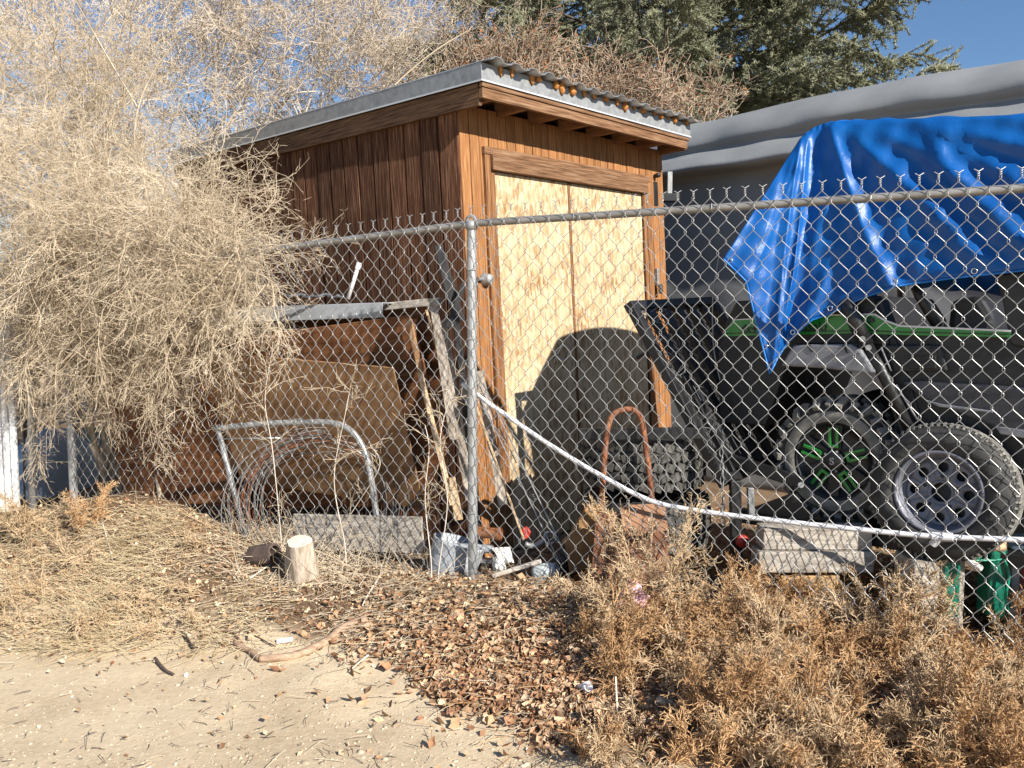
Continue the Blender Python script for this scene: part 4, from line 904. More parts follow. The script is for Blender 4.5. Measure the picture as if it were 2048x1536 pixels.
# grey tarp over a frame behind
g0 = Vector((1.39, 7.5, 0)); prof = [(-2.6, 1.95), (-1.6, 2.08), (-.9, 2.06), (-.45, 1.99), (-.2, 1.92), (-.04, 1.83), (.03, 1.75), (.05, 1.68), (.02, 1.62), (.05, 1.585), (.11, 1.53), (.16, 1.46), (.175, 1.41), (.13, 1.37), (-.02, 1.345), (-.05, 1.25), (-.05, 1.08), (-.055, .9), (-.045, .7), (-.055, .5), (-.045, .3), (-.05, .1), (-.045, -.2), (-.04, -.6), (-.03, -1.0), (.0, -1.45)]
prof = [(float(a), float(b)) for a, b in smooth_pts([(p[0], p[1], 0) for p in prof], 4) for a, b in [(0, 0)]] if False else [(q.x, q.y) for q in smooth_pts([(p[0], p[1], 0) for p in prof], 4)]
P = []
for i, (o_, z) in enumerate(prof):
    row = []
    for j in range(150):
        t = -1.6+j*.043
        blend = min(1, max(0, (t-.55)/1.3)); blend = blend*blend*(3-2*blend)   # the rolled folds die out toward the right
        roll_ = .09*math.exp(-((z-1.50)/.12)**2); oo = o_-(.35+.65*blend)*roll_*.6
        dz = .016*math.sin(t*1.7+z*3)+.005*math.sin(t*5.3-z*5)
        oo += .008*math.sin(t*4.1+z*5)*(1 if z < 1.3 else .6)+.006*math.sin(t*9+z*3.5+2*math.sin(z*4))+.002*math.sin(t*17-z*13)
        dz += -.17*max(0, min(1, (z-.9)/.8))+.05*blend*max(0, (z-1.2)/.9)
        row.append(g0+UA*t+UN*oo+UZ*(z+dz*(1 if z > -1 else 0)))
    P.append(row)
prop(MB().grid(P).build('grey_tarp', M_['greytarp'], None, smooth=True, solid=.003), 'big grey tarp hanging over a frame behind the vehicle, right of the shed', 'tarp')
e = empty('steel_bracket', 'dark clamp with upright flat bar beside the shed corner, before the grey tarp', 'bracket', W(1345, 400, 6.6)); mi = Matrix.Translation(-W(1345, 400, 6.6))
MB().box(W(1335, 388, 6.6), W(1345, 343, 6.6)+Vector((0, .02, 0))).build('flat_bar', M_['galv'], e, M=mi, bevel=.002)
MB().box(W(1326, 402, 6.58), W(1360, 386, 6.58)+Vector((0, .08, 0))).build('clamp', M_['black'], e, M=mi, bevel=.004)

# ============================================================ SHRUBS BEHIND AND OVER THE FENCE
def blob_pts(c, r, n, rng):
    q = nrm(rng.normal(0, 1, (n, 3)))*np.cbrt(rng.uniform(0, 1, (n, 1))); return np.array(c)+q*np.array(r), q
def shrub(name, label, base, blobs, m, seed, n2=12, n3=4, L1=(.55, 1.0), grav=-.10, sig=.22, rr=(.0042, .0020, .0016, .0012), upw=.15, group=None, extra=None, leaves=0):
    rng = np.random.default_rng(seed); base = np.array(base); e = empty(name, label, 'shrub', tuple(base), group=group); mi = Matrix.Translation(-Vector(base))
    st = Strands(); cr = Strands(); tips = []
    for px, py, Yv, r, n1 in blobs:
        c = np.array(W(px, py, Yv)); p, q = blob_pts(c, r, n1, rng)
        k = max(3, n1//22); tg = p[:k]; t = np.linspace(0, 1, 12)[None, :, None]
        b0 = base+rng.normal(0, .18, (k, 3))*np.array([1, 1, 0]); mid = (b0+tg)/2+np.array([0, 0, .6])+rng.normal(0, .25, (k, 3))
        S = b0[:, None]*(1-t)**2+mid[:, None]*2*t*(1-t)+tg[:, None]*t*t; st.poly(S, .017, .005)
        sp_, sd_ = spawn(S, 5, .45, 1, .6, .1, rng); 
        d = nrm(q*np.array(1.)+rng.normal(0, .55, q.shape)+np.array([0, 0, upw]))
        P1 = grow(np.concatenate([p, sp_]), np.concatenate([d, sd_]), rng.uniform(*L1, len(p)+len(sp_)), 7, sig, grav, rng); cr.poly(P1, rr[0], rr[1])
        p2, d2 = spawn(P1, n2, .1, 1, .8, 0, rng); P2 = grow(p2, d2, rng.uniform(.14, .36, len(p2)), 3, .28, grav*.8, rng); cr.poly(P2, rr[1], rr[2])
        p3, d3 = spawn(P2, n3, .15, 1, .9, 0, rng); P3 = grow(p3, d3, rng.uniform(.04, .11, len(p3)), 2, .3, 0, rng); cr.ribbon(P3, rr[3])
        tips.append(P3[:, -1])
    if extra:
        for P1 in extra:
            cr.poly(P1, rr[0], rr[1]); p2, d2 = spawn(P1, n2, .1, 1, .7, 0, rng); P2 = grow(p2, d2, rng.uniform(.08, .24, len(p2)), 4, .3, grav, rng); cr.poly(P2, rr[1], rr[2])
            p3, d3 = spawn(P2, n3, .15, 1, .9, 0, rng); cr.ribbon(grow(p3, d3, rng.uniform(.025, .08, len(p3)), 2, .3, 0, rng), rr[3])
    o = st.build('stem', m, e); o.matrix_local = mi
    o = cr.build('crown', m, e); o.matrix_local = mi
    if leaves:
        T = np.concatenate(tips); T = T[rng.choice(len(T), leaves, replace=False)]
        V, Fq, cols = leaf_arrays(T, rng, .02, .04, np.array([[.26, .09, .035], [.20, .075, .03], [.32, .14, .06]]))
        o = link('leaf_cluster', raw_mesh('leaf_cluster', V, Fq, cols), M_['leaf'], e); o.matrix_local = mi; o['kind'] = 'stuff'
    return e
def leaf_arrays(P, rng, lo, hi, pal, flat=.0):
    """curled leaves: a folded rhombus of two quads, random orientation"""
    N = len(P); a = rng.normal(0, 1, (N, 3)); b = rng.normal(0, 1, (N, 3))
    if flat: a[:, 2] *= flat; b[:, 2] *= flat
    u = nrm(a); v = nrm(b-u*(b*u).sum(1, keepdims=True)); w = np.cross(u, v); w *= np.sign(w[:, 2:3])+(w[:, 2:3] == 0)
    L = rng.uniform(lo, hi, (N, 1)); Wd = L*rng.uniform(.25, .45, (N, 1)); cu = L*rng.uniform(.05, .35, (N, 1))
    V = np.stack([P-u*L*.5+w*cu*.6, P-u*L*.1+v*Wd+w*cu, P+u*L*.5+w*cu*rng.uniform(0, 1.2, (N, 1)), P-u*L*.1-v*Wd+w*cu*rng.uniform(.2, 1.3, (N, 1)), P-u*L*.05, P+u*L*.22+w*cu*.2], 1)
    q = np.array([[0, 4, 1, 1], [0, 3, 4, 4], [4, 5, 1, 1], [3, 5, 4, 4], [5, 2, 1, 1], [3, 2, 5, 5]])[:, :3]
    Fq = (q[None]+(np.arange(N)*6)[:, None, None]).reshape(-1, 3)
    c = pal[rng.integers(0, len(pal), N)]*rng.uniform(.7, 1.35, (N, 1)); return V.reshape(-1, 3), Fq, np.clip(np.repeat(c, 6, 0), 0, .85)
rg = np.random.default_rng(21)
# twigs hanging over the fence
hp = []
for k in range(110):
    px = 120+430*rg.beta(1.2, 1.5); py = rg.uniform(430, 640) if px < 480 else rg.uniform(490, 570); Yv = fz(px)-rg.uniform(.02, .30); hp.append(W(px, py, Yv))
hp = np.array(hp); hd = np.c_[rg.normal(.1, .35, len(hp)), rg.normal(-.25, .25, len(hp)), rg.normal(-.6, .5, len(hp))]
H1 = grow(hp, hd, rg.uniform(.35, .8, len(hp)), 8, .2, -.10, rg)
hp = np.array([W(px, py, fz(px)-rg.uniform(.02, .2)) for px, py in zip(rg.uniform(190, 340, 34), rg.uniform(560, 760, 34))])
H2 = grow(hp, np.c_[rg.normal(0, .3, 34), rg.normal(-.05, .1, 34), np.full(34, -1.)], rg.uniform(.35, .75, 34), 8, .22, -.08, rg)
hp = np.array([W(px, py, fz(px)-rg.uniform(.05, .3)) for px, py in zip(rg.uniform(20, 160, 30), rg.uniform(520, 800, 30))])
H3 = grow(hp, np.c_[rg.normal(0, .3, 30), rg.normal(-.1, .1, 30), np.full(30, -.8)], rg.uniform(.35, .7, 30), 8, .22, -.06, rg)
shrub('arching_shrub', 'huge tangled straw coloured leafless shrub spilling over the fence at left', (-2.9, 6.3, -1.42),
      [(20, 330, 5.7, (.7, .55, .8), 75), (150, 270, 5.9, (.65, .5, .7), 80), (90, 460, 5.35, (.65, .4, .5), 85), (220, 420, 5.35, (.5, .35, .45), 80), (230, 520, 5.0, (.42, .22, .26), 60),
       (360, 490, 4.9, (.30, .18, .18), 46), (50, 580, 5.25, (.4, .3, .35), 34), (240, 260, 6.4, (.5, .5, .45), 55), (180, 590, 5.05, (.3, .18, .22), 26), (430, 520, 4.75, (.16, .1, .12), 18), (60, 180, 6.6, (.9, .6, .8), 60)],
      M_['twig'], 31, n2=15, n3=5, L1=(.4, .75), rr=(.0034, .0014, .0011, .0009), extra=[H1, H2, H3])
shrub('tall_shrub', 'tall pale leafless shrub rising behind the shed roof on the left', (-3.0, 9.3, -1.42),
      [(280, 190, 8.6, (1.2, .9, .9), 95), (500, 170, 9.0, (1.2, .9, .8), 110), (700, 170, 9.6, (1.1, .8, .7), 85), (560, 60, 9.2, (1.1, .8, .5), 40), (850, 140, 10, (.8, .6, .7), 45)],
      M_['twig_back'], 32, n2=15, n3=5, L1=(.6, 1.2), upw=.5, grav=-.02, rr=(.007, .0032, .0024, .0018))
shrub('russet_shrub', 'brown shrub with clinging russet leaves behind the shed roof peak', (1.2, 9.4, -1.42),
      [(1000, 190, 9.3, (.7, .5, .4), 65), (1130, 215, 9.2, (.75, .5, .35), 75), (1260, 245, 9.0, (.7, .5, .3), 75), (1370, 260, 9.0, (.35, .4, .25), 30)],
      M_['twig_red'], 33, n2=10, n3=4, L1=(.35, .65), upw=.7, grav=0, sig=.3, rr=(.008, .0045, .0034, .0026), leaves=3600)
shrub('slender_shrub', 'thin pale upright stems against the sky at the top left corner', (-6.2, 10.5, -1.42),
      [(40, 60, 10, (.9, .6, 1.2), 36), (180, 20, 10.4, (.8, .6, 1.2), 34), (330, -40, 10.6, (.8, .6, 1.0), 28), (700, -20, 11, (.9, .6, .9), 26), (900, 20, 11, (.6, .5, .9), 20)],
      M_['twig_back'], 34, n2=9, n3=3, L1=(.9, 1.8), upw=1.2, grav=.05, sig=.14, rr=(.008, .004, .003, .0022))
# limbs standing clear of the twigs
t = np.linspace(0, 1, 14)[:, None]
def bez(a, b, c): a, b, c = map(np.array, (a, b, c)); return (a*(1-t)**2+b*2*t*(1-t)+c*t*t)[None]
for q, r0, lab in ((bez(W(270, 290, 5.5), W(262, 190, 5.5), W(345, 90, 5.6)), .009, 'pale crooked branch rising clear of the shrub at upper left'), (bez(W(275, 215, 5.6), W(200, 90, 5.8), W(140, -20, 6)), .008, 'slim branch slanting to the top edge at upper left'),
        (bez(W(790, 170, 8.2), W(860, 100, 8.3), W(940, 60, 8.4)), .013, 'grey limb slanting above the middle of the shed roof')):
    st = Strands(); st.poly(q, r0, r0*.45); prop(st.build('bare_branch', M_['twig'], None), lab, 'branch')
# saplings growing through the fence
for i, (pts, lab, n) in enumerate((([(562, 1075), (545, 900), (530, 800), (545, 700)], 'bushy dry sapling growing through the fence before the pipe frame', 14), ([(690, 1090), (668, 960), (690, 830), (700, 780)], 'thin dry shoot growing up before the wire roll', 8),
        ([(878, 1135), (895, 1000), (880, 880), (905, 780)], 'tall pale shoot climbing the mesh just left of the fence post', 9), ([(862, 1120), (850, 1000), (858, 900), (850, 850)], 'shorter twiggy shoot left of the tall pale one', 9), ([(640, 1120), (720, 1000), (760, 930), (740, 890)], 'leaning twiggy shoot rising from the sawn stump', 10))):
    e = empty('sapling', lab, 'sapling', W(*pts[0], fz(pts[0][0])-.06)); L_ = [W(x, y, fz(x)-.06) for x, y in pts]; L_.insert(0, Vector((L_[0].x, L_[0].y, gz(L_[0].x, L_[0].y)-.02))); S = np.array(smooth_pts(L_, 5))[None]; r_ = np.random.default_rng(60+i)
    st = Strands(); st.poly(S, .0038, .002); p2, d2 = spawn(S, n, .3, 1, .8, .2, r_); P2 = grow(p2, d2, r_.uniform(.1, .28, len(p2)), 5, .25, -.04, r_); br = Strands(); br.poly(P2, .002, .0013)
    p3, d3 = spawn(P2, 7, .1, 1, .9, 0, r_); P3 = grow(p3, d3, r_.uniform(.03, .10, len(p3)), 2, .3, 0, r_); br.poly(P3, .0013, .001)
    for nm, q in (('stem', st), ('twigs', br)): o = q.build(nm, M_['palestick'] if nm == 'stem' else M_['twig'], e); (prop(o, kind='stuff') if nm == 'twigs' else 0); o.matrix_local = Matrix.Translation(-e.location)

# ============================================================ SPRUCE
TX = W(1250, 640, 13.3); spr = empty('spruce_tree', 'large grey green spruce tree behind the shed and grey tarp', 'tree', (TX.x, TX.y, -1.42))
MB().tube([(0, 0, 0), (.05, 0, 3), (0, .05, 7), (0, 0, 13)], [.26, .22, .15, .03], 14).build('trunk', M_['bark'], spr, smooth=True)
def bough_mesh(seed, L):
    r_ = np.random.default_rng(seed); K = 14; tt = np.linspace(0, 1, K+1); st = Strands(); ne = Strands()
    ax_ = np.c_[L*tt, .12*np.sin(tt*3+seed), -.28*L*tt+.30*L*tt**2.6][None]; st.poly(ax_, .035, .008)
    n = 46; u = r_.uniform(.10, 1, n); k = np.minimum((u*K).astype(int), K-1); p = ax_[0, k]*(1-(u*K-k))[:, None]+ax_[0, k+1]*(u*K-k)[:, None]
    sgn = np.where(np.arange(n) % 2, 1, -1); d = np.c_[.75+.2*r_.normal(size=n), sgn*(.8+.2*r_.normal(size=n)), -.10+.25*r_.normal(size=n)]
    ln = (.28+.85*(1-u)**.8*np.minimum(1, u*4))*r_.uniform(.7, 1.15, n); S = grow(p, d, ln, 5, .10, -.03, r_); S = np.concatenate([S]); st.poly(S, .011, .005)
    p2, d2 = spawn(S, 9, .12, 1, .5, -.10, r_); S2 = grow(p2, d2, r_.uniform(.10, .34, len(p2)), 4, .12, -.05, r_); st.poly(S2, .005, .003)
    tip = grow(ax_[0, -1:], np.array([[1., 0, .3]]), .2, 4, .05, .03, r_)
    for Q, per, ln_, rad in ((S2, 44, (.035, .055), .0068), (S, 50, (.035, .055), .0065), (tip, 60, (.03, .05), .005), (ax_[:, 8:], 120, (.03, .05), .005)):
        a, dd = spawn(Q, per, 0, 1, .75, .12, r_); ne.poly(grow(a, dd, r_.uniform(*ln_, len(a)), 1, 0, 0, r_), rad, .0015)
    return raw_mesh('limb', *st.arrays()), raw_mesh('needles', *ne.arrays())
BM = [bough_mesh(s_, 3.9) for s_ in (1, 2, 3)]
r_ = random.Random(5)
for k in range(96):
    z = 3.0+7.4*(k/96)**1.05; az = k*2.399+r_.uniform(-.25, .25); s_ = (1.16-.072*(z-3))*r_.uniform(.75, 1.08)
    Mb = Matrix.Translation((0, 0, z)) @ Matrix.Rotation(az, 4, 'Z') @ Matrix.Rotation(r_.uniform(-.16, .1), 4, 'Y') @ Matrix.Rotation(r_.uniform(-.3, .3), 4, 'X') @ Matrix.Diagonal((s_, s_, s_, 1))
    b = link('bough', BM[k % 3][0], M_['bark'], spr, Mb); link('needles', BM[k % 3][1], M_['needle'], b)
for az, z, s_, pt in ((-.42, 5.0, 1.22, -.30), (-.15, 5.6, 1.05, -.42), (-.6, 6.0, 1.0, -.25), (2.9, 6.0, 1.0, -.05), (-2.9, 5.5, 1.0, .0)):
    Mb = Matrix.Translation((0, 0, z)) @ Matrix.Rotation(az, 4, 'Z') @ Matrix.Rotation(pt, 4, 'Y') @ Matrix.Diagonal((s_, s_, s_, 1)); b = link('bough', BM[1][0], M_['bark'], spr, Mb); link('needles', BM[1][1], M_['needle'], b)

# ============================================================ FAR LEFT YARD THINGS
def stack_chair(c, rot, lab):
    e = empty('plastic_chair', lab, 'chair', c, group=None); e.rotation_euler = (0, 0, rot)
    for sx in (-.22, .22):
        MB().tube([(sx, -.2, 0), (sx*.95, -.2, .42)], .02, 8).build('leg', M_['white'], e, smooth=True); MB().tube([(sx, .22, 0), (sx*.95, .2, .42)], .02, 8).build('leg', M_['white'], e, smooth=True)
        MB().tube(smooth_pts([(sx*1.15, -.22, .40), (sx*1.2, -.22, .62), (sx*1.2, .1, .64), (sx*1.1, .26, .74)], 5), .022, 8).build('arm', M_['white'], e, smooth=True)
    MB().box((-.24, -.24, .41), (.24, .22, .44)).build('seat', M_['white'], e, bevel=.012)
    for k in range(5): MB().bar((-.18+k*.09, .22, .44), (-.17+k*.085, .34, .88), .05, .015, (0, 1, 0)).build('back_slat', M_['white'], e, bevel=.004)
    MB().tube(smooth_pts([(-.24, .22, .44), (-.23, .33, .84), (0, .36, .93), (.23, .33, .84), (.24, .22, .44)], 5), .02, 8).build('back_rim', M_['white'], e, smooth=True)
    return e
tbz = -.62; tp = W(95, 735, 7.6)
tab = empty('garden_table', 'dark table carrying the white chair behind the gate posts', 'table', (tp.x, tp.y, -1.42))
MB().box((-.45, -.35, tp.z+1.42-.06), (.45, .35, tp.z+1.42)).build('table_top', M_['darkstick'], tab, bevel=.006)
for sx in (-.38, .38):
    for sy in (-.28, .28): MB().box((sx-.03, sy-.03, 0), (sx+.03, sy+.03, tp.z+1.42-.06)).build('leg', M_['darkstick'], tab)
stack_chair((tp.x, tp.y, tp.z+.001), 2.4, 'white plastic armchair standing on the dark table behind the gate')
P = []
c = W(112, 1010, 6.9)
for i in range(13):
    t_ = i/12*math.pi*.5; P.append([(c.x+(.24*math.cos(t_)+.02*math.sin(5*a))*math.cos(a)*1.1, c.y+(.5*math.cos(t_)+.03*math.sin(4*a))*math.sin(a), -1.43+.52*math.sin(t_)**.8+.03*math.sin(7*a)*math.cos(t_)) for a in np.linspace(0, 2*math.pi, 30)])
prop(MB().grid(P).build('covered_heap', M_['bluecloth'], None, smooth=True), 'pale blue covered heap behind the fence at far left', 'cover')
# ============================================================ FOREGROUND: WEEDS, LITTER, STICKS
def gpt(px, py):
    """ground point under a pixel (ray march)"""
    d = ray(px, py); lo, hi = 1.2, 9.0; prev = lo
    for t in np.arange(1.2, 9, .02):
        p = d*t
        if p.z < gz(p.x, p.y):
            return Vector((p.x, p.y, gz(p.x, p.y)))
    return d*6
def weed_strands(rng, base, h, nst, dens=1., lean=(0, 0), spread=.35):
    st = Strands(); b = np.array(base)+rng.normal(0, .025, (nst, 3))*np.array([1, 1, 0])
    d = np.c_[rng.normal(lean[0], spread, nst), rng.normal(lean[1], spread, nst), np.ones(nst)]
    S = grow(b, d, h*rng.uniform(.6, 1.1, nst), 7, .12, -.05, rng); st.poly(S, .0030, .0016)
    p1, d1 = spawn(S, int(17*dens), .12, 1, .5, .12, rng); S1 = grow(p1, d1, h*rng.uniform(.12, .42, len(p1)), 4, .18, -.07, rng); st.poly(S1, .0016, .0011)
    p2, d2 = spawn(S1, int(12*dens), .08, 1, .65, .05, rng); S2 = grow(p2, d2, rng.uniform(.012, .042, len(p2)), 2, .4, -.05, rng); st.ribbon(S2, .0013)
    return st
rg = np.random.default_rng(77)
allW = [Strands(), Strands()]
spots = []
# x, y of the plant's foot in the picture, height
for k in range(150):
    px = rg.uniform(1110, 2130); py = rg.uniform(1270, 1600)
    if px < 1130+(py-1270)*1.1 and rg.random() < .8: continue
    spots.append((px, py, rg.uniform(.15, .27) if px < 1840 or py > 1400 else rg.uniform(.09, .14)))
for k in range(34): spots.append((rg.uniform(1230, 1860), rg.uniform(1225, 1300), rg.uniform(.13, .21)))
for i, (px, py, h) in enumerate(spots):
    g_ = gpt(px, py); s_ = weed_strands(rg, g_, h*rg.uniform(.8, 1.35), int(rg.integers(3, 6)), rg.uniform(.75, 1.05), (rg.normal(-.1, .5), rg.normal(-.1, .4)), rg.uniform(.2, .55))
    allW[i % 2].merge(s_)
for T, m, nm, lab in zip(allW, ('weed', 'weed_pale'), ('dry_weeds', 'dry_weeds'), ('brown dried weed thicket along the fence foot on the right', 'paler dried weed stems mingled in the right hand thicket')):
    o = T.build(nm, M_[m], None); prop(o, lab, 'weeds', kind='stuff')
flat_ = Strands(); rf_ = np.random.default_rng(55)
for k in range(26):
    g_ = gpt(rf_.uniform(-30, 480), rf_.uniform(1060, 1270)); flat_.merge(weed_strands(rf_, g_, rf_.uniform(.14, .3), 4, .55, (rf_.normal(-1.6, .7), rf_.normal(-1.0, .5)), .5))
prop(flat_.build('flattened_weeds', M_['weed_pale'], None), 'flattened pale weed stems lying over the bank at left', 'weeds', kind='stuff')
# individual plumes
for i, (px, py, h, n, lean, lab) in enumerate(((1290, 1235, .50, 9, (.30, .0), 'tall feathery dry weed plume before the rusty hand cart'), (1215, 1250, .30, 6, (-.05, 0), 'upright dry weed left of the tall feathery plume'), (1560, 1250, .26, 5, (.25, 0), 'spiky dry weed before the timber blocks'),
        (1860, 1295, .30, 4, (-.15, 0), 'open branching dry weed crossing the green cord reel'), (2040, 1310, .26, 4, (.1, 0), 'dry weed at the right edge before the grey bin'), (1760, 1280, .34, 5, (0, 0), 'dry weed standing before the spare wheel'), (1450, 1245, .28, 5, (.35, 0), 'dry weed sprays leaning right below the white pipe'),
        (1420, 1500, .34, 6, (.2, -.1), 'low dry weed with pale stems at the bottom centre right'), (1900, 1520, .34, 6, (-.1, -.1), 'dry weed at the bottom right corner'), (60, 1085, .32, 5, (.2, -.2), 'dry wispy weed before the gate post at far left'), (170, 1065, .26, 4, (.3, -.2), 'low dry weed on the litter mound at left'))):
    r_ = np.random.default_rng(200+i); g_ = gpt(px, py); s_ = weed_strands(r_, (0, 0, 0), h, n, 1.35, lean, .28)
    e = empty('dry_weed', lab, 'weed', g_); s_.build('sprays', M_['weed_pale'] if i in (0, 1, 3, 5, 9) else M_['weed'], e)
# leaf litter, densest on the bank right of centre
def scatter(n, fn, rng):
    out = []
    while len(out) < n:
        px, py = rng.uniform(-60, 2110, 4000), rng.uniform(980, 1560, 4000); w_ = fn(px, py)
        for x, y in zip(px[rng.random(4000) < w_], py[rng.random(4000) < w_]) if False else np.c_[px, py][rng.random(4000) < w_]: out.append((x, y))
    return np.array(out[:n])
def gpts(P):
    """vectorised ground hits"""
    a = (P[:, 0]-1024)/F; b = (768-P[:, 1])/F; D = np.c_[a, cP+b*sP, -sP+b*cP]; t = np.full(len(P), 1.3); done = np.zeros(len(P), bool)
    for _ in range(420):
        q = D*t[:, None]; hit = q[:, 2] < hgt(q[:, 0], q[:, 1]); done |= hit; t = np.where(done, t, t+.012)
    q = D*t[:, None]; q[:, 2] = hgt(q[:, 0], q[:, 1]); return q[(t < 6.2)]
def wlit(x, y):
    edge = np.where(x < 650, 1275+15*np.sin(x*.02), 1275+(np.clip(x, 650, 1100)-650)*.45+20*np.sin(x*.03))
    inn = 1/(1+np.exp((y-edge)/14)); right = np.clip((x-620)/300, .15, 1)
    return np.clip(inn*(.35+.65*right)*np.clip((1560-y)/200+.3, .2, 1)+.012, 0, 1)
rg = np.random.default_rng(91)
Q = gpts(scatter(22000, wlit, rg)); Q[:, 2] += rg.uniform(.0, .022, len(Q))
pal = np.array([[.40, .25, .14], [.30, .17, .085], [.48, .33, .20], [.54, .41, .27], [.22, .115, .06]])
V, Fq, cols = leaf_arrays(Q, rg, .010, .034, pal, .6)
prop(link('leaf_litter', raw_mesh('leaf_litter', V, Fq, cols), M_['leaf']), 'brown curled leaf litter banked along the fence foot', 'leaves', kind='stuff')
def wbig(x, y): return np.clip(wlit(x, y)*np.exp(-((x-1050)/330)**2-((y-1390)/110)**2)*1.4, 0, 1)
rb_ = np.random.default_rng(92); Q = gpts(scatter(6500, wbig, rb_)); Q[:, 2] += rb_.uniform(.0, .02, len(Q))
V, Fq, cols = leaf_arrays(Q, rb_, .028, .058, np.array([[.40, .23, .125], [.31, .165, .085], [.47, .30, .175], [.52, .37, .235], [.24, .12, .065]]), .55)
prop(link('fallen_leaves', raw_mesh('fallen_leaves', V, Fq, cols), M_['leaf']), 'larger curled brown leaves in front of the weeds at bottom centre', 'leaves', kind='stuff')
# small pale chips on the mound and bank
Q = gpts(scatter(9000, lambda x, y: wlit(x, y)*np.where(x < 1250, 1, .25), rg)); Q[:, 2] += rg.uniform(0, .012, len(Q))
V, Fq, cols = leaf_arrays(Q, rg, .006, .018, np.array([[.62, .50, .34], [.50, .38, .24], [.40, .26, .14], [.70, .62, .48]]), .5)
prop(link('chip_litter', raw_mesh('chip_litter', V, Fq, cols), M_['leaf']), 'fine pale chips and seed husks on the litter bank', 'litter', kind='stuff')
# twigs and straw lying about
def lying(n, fn, L, rad, m, name, lab, catg, az=(0, 3), rise=.1, seed=5, sig=.15):
    r_ = np.random.default_rng(seed); Q = gpts(scatter(n, fn, r_)); N = len(Q); a = r_.normal(az[0], az[1], N)
    Q[:, 2] += r_.uniform(.003, .02, N); P = grow(Q, np.c_[np.cos(a), np.sin(a), r_.normal(.02, rise, N)], r_.uniform(*L, N), 4, sig, -.02, r_)
    gz_ = hgt(P[..., 0], P[..., 1])+.002; P[..., 2] = np.maximum(P[..., 2], gz_)
    s_ = Strands(); s_.poly(P, rad, rad*.55); o = s_.build(name, M_[m], None); return prop(o, lab, catg, kind='stuff')
wl_left = lambda x, y: np.clip(np.exp(-((x-190)/260)**2)*(y > 1020)*(y < 1310)*(.15+np.clip(.5+.6*np.sin(x*.021+y*.013)+.5*np.sin(x*.047-y*.05+1), 0, 1)), 0, 1)
lying(2600, wl_left, (.05, .30), .0015, 'straw', 'dry_straw', 'matted pale dry straw on the bank at left', 'straw', (-2.5, 1.1), .35, 6, .3)
lying(6500, lambda x, y: wlit(x, y)*np.where(x < 500, .5, 1)*np.where(x > 1150, .3, 1), (.03, .15), .0016, 'twig', 'twig_litter', 'scattered pale twigs over the litter bank', 'twigs', (0, 3), .12, 7)
lying(4000, lambda x, y: wlit(x, y)*(x > 750), (.04, .17), .0016, 'weed', 'stem_litter', 'broken brown weed stems among the leaves at right', 'stems', (0, 3), .2, 8)
lying(500, lambda x, y: .5+0*x, (.02, .07), .0016, 'darkstick', 'twig_scraps', 'tiny dark twig scraps strewn on the dirt', 'twigs', (0, 3), .03, 9)
lying(2200, lambda x, y: np.exp(-((x-680)/150)**2-((y-1095)/55)**2), (.05, .32), .0021, 'twig', 'brush_heap', 'low heap of broken pale twigs around the sawn stump', 'twigs', (0, 3), .75, 10)
# pebbles
r_ = np.random.default_rng(17); Q = gpts(scatter(1900, lambda x, y: np.clip((y-1240)/200, .02, 1)*np.where((x > 1250) | (y < 1300), .25, 1)+.02, r_))
ico = np.array([[0, 0, 1], [.9, 0, .3], [.28, .85, .3], [-.72, .53, .3], [-.72, -.53, .3], [.28, -.85, .3], [.72, .53, -.3], [-.28, .85, -.3], [-.9, 0, -.3], [-.28, -.85, -.3], [.72, -.53, -.3]])
fc = np.array([[0,1,2],[0,2,3],[0,3,4],[0,4,5],[0,5,1],[1,6,2],[2,6,7],[2,7,3],[3,7,8],[3,8,4],[4,8,9],[4,9,5],[5,9,10],[5,10,1],[1,10,6]])
def stones(Q, sz, rng):
    N = len(Q); sc2 = sz[:, None, None]*np.stack([rng.uniform(.7, 1.3, N), rng.uniform(.6, 1.1, N), rng.uniform(.35, .7, N)], 1)[:, None]
    V = ico[None]*sc2*rng.uniform(.85, 1.15, (N, 11, 1)); a = rng.uniform(0, 6.28, N); c_, s_ = np.cos(a)[:, None], np.sin(a)[:, None]
    V = np.stack([V[..., 0]*c_-V[..., 1]*s_, V[..., 0]*s_+V[..., 1]*c_, V[..., 2]], -1)+Q[:, None]
    return V.reshape(-1, 3), (fc[None]+(np.arange(N)*11)[:, None, None]).reshape(-1, 3), np.repeat(np.array([[.46, .37, .26]])*rng.uniform(.6, 1.3, (N, 1)), 11, 0)
V, Fq, cols = stones(Q, r_.uniform(.0025, .008, len(Q))*np.where(r_.random(len(Q)) < .06, 2, 1), r_)
prop(link('pebbles', raw_mesh('pebbles', V, Fq, cols), M_['leaf']), 'small pale pebbles on the dirt alley', 'pebbles', kind='stuff')
for i, (px, py, sz, lab) in enumerate(((402, 1492, .017, 'rounded tan stone on the dirt near the bottom left'), (500, 1517, .016, 'flat tan stone near the bottom edge, second from the left'), (610, 1527, .018, 'wide flat stone at the bottom edge of the dirt'), (640, 1525, .012, 'small stone touching the wide flat stone at the bottom'), (327, 1423, .010, 'small stone alone on the dirt at lower left'))):
    V, Fq, cols = stones(np.zeros((1, 3)), np.array([sz]), np.random.default_rng(300+i)); o = link('stone', raw_mesh('stone', V, Fq, cols), M_['leaf']); o.location = gpt(px, py); prop(o, lab, 'stone', 'loose stones on the dirt')
    m_ = o.modifiers.new('s', 'SUBSURF'); m_.levels = m_.render_levels = 2
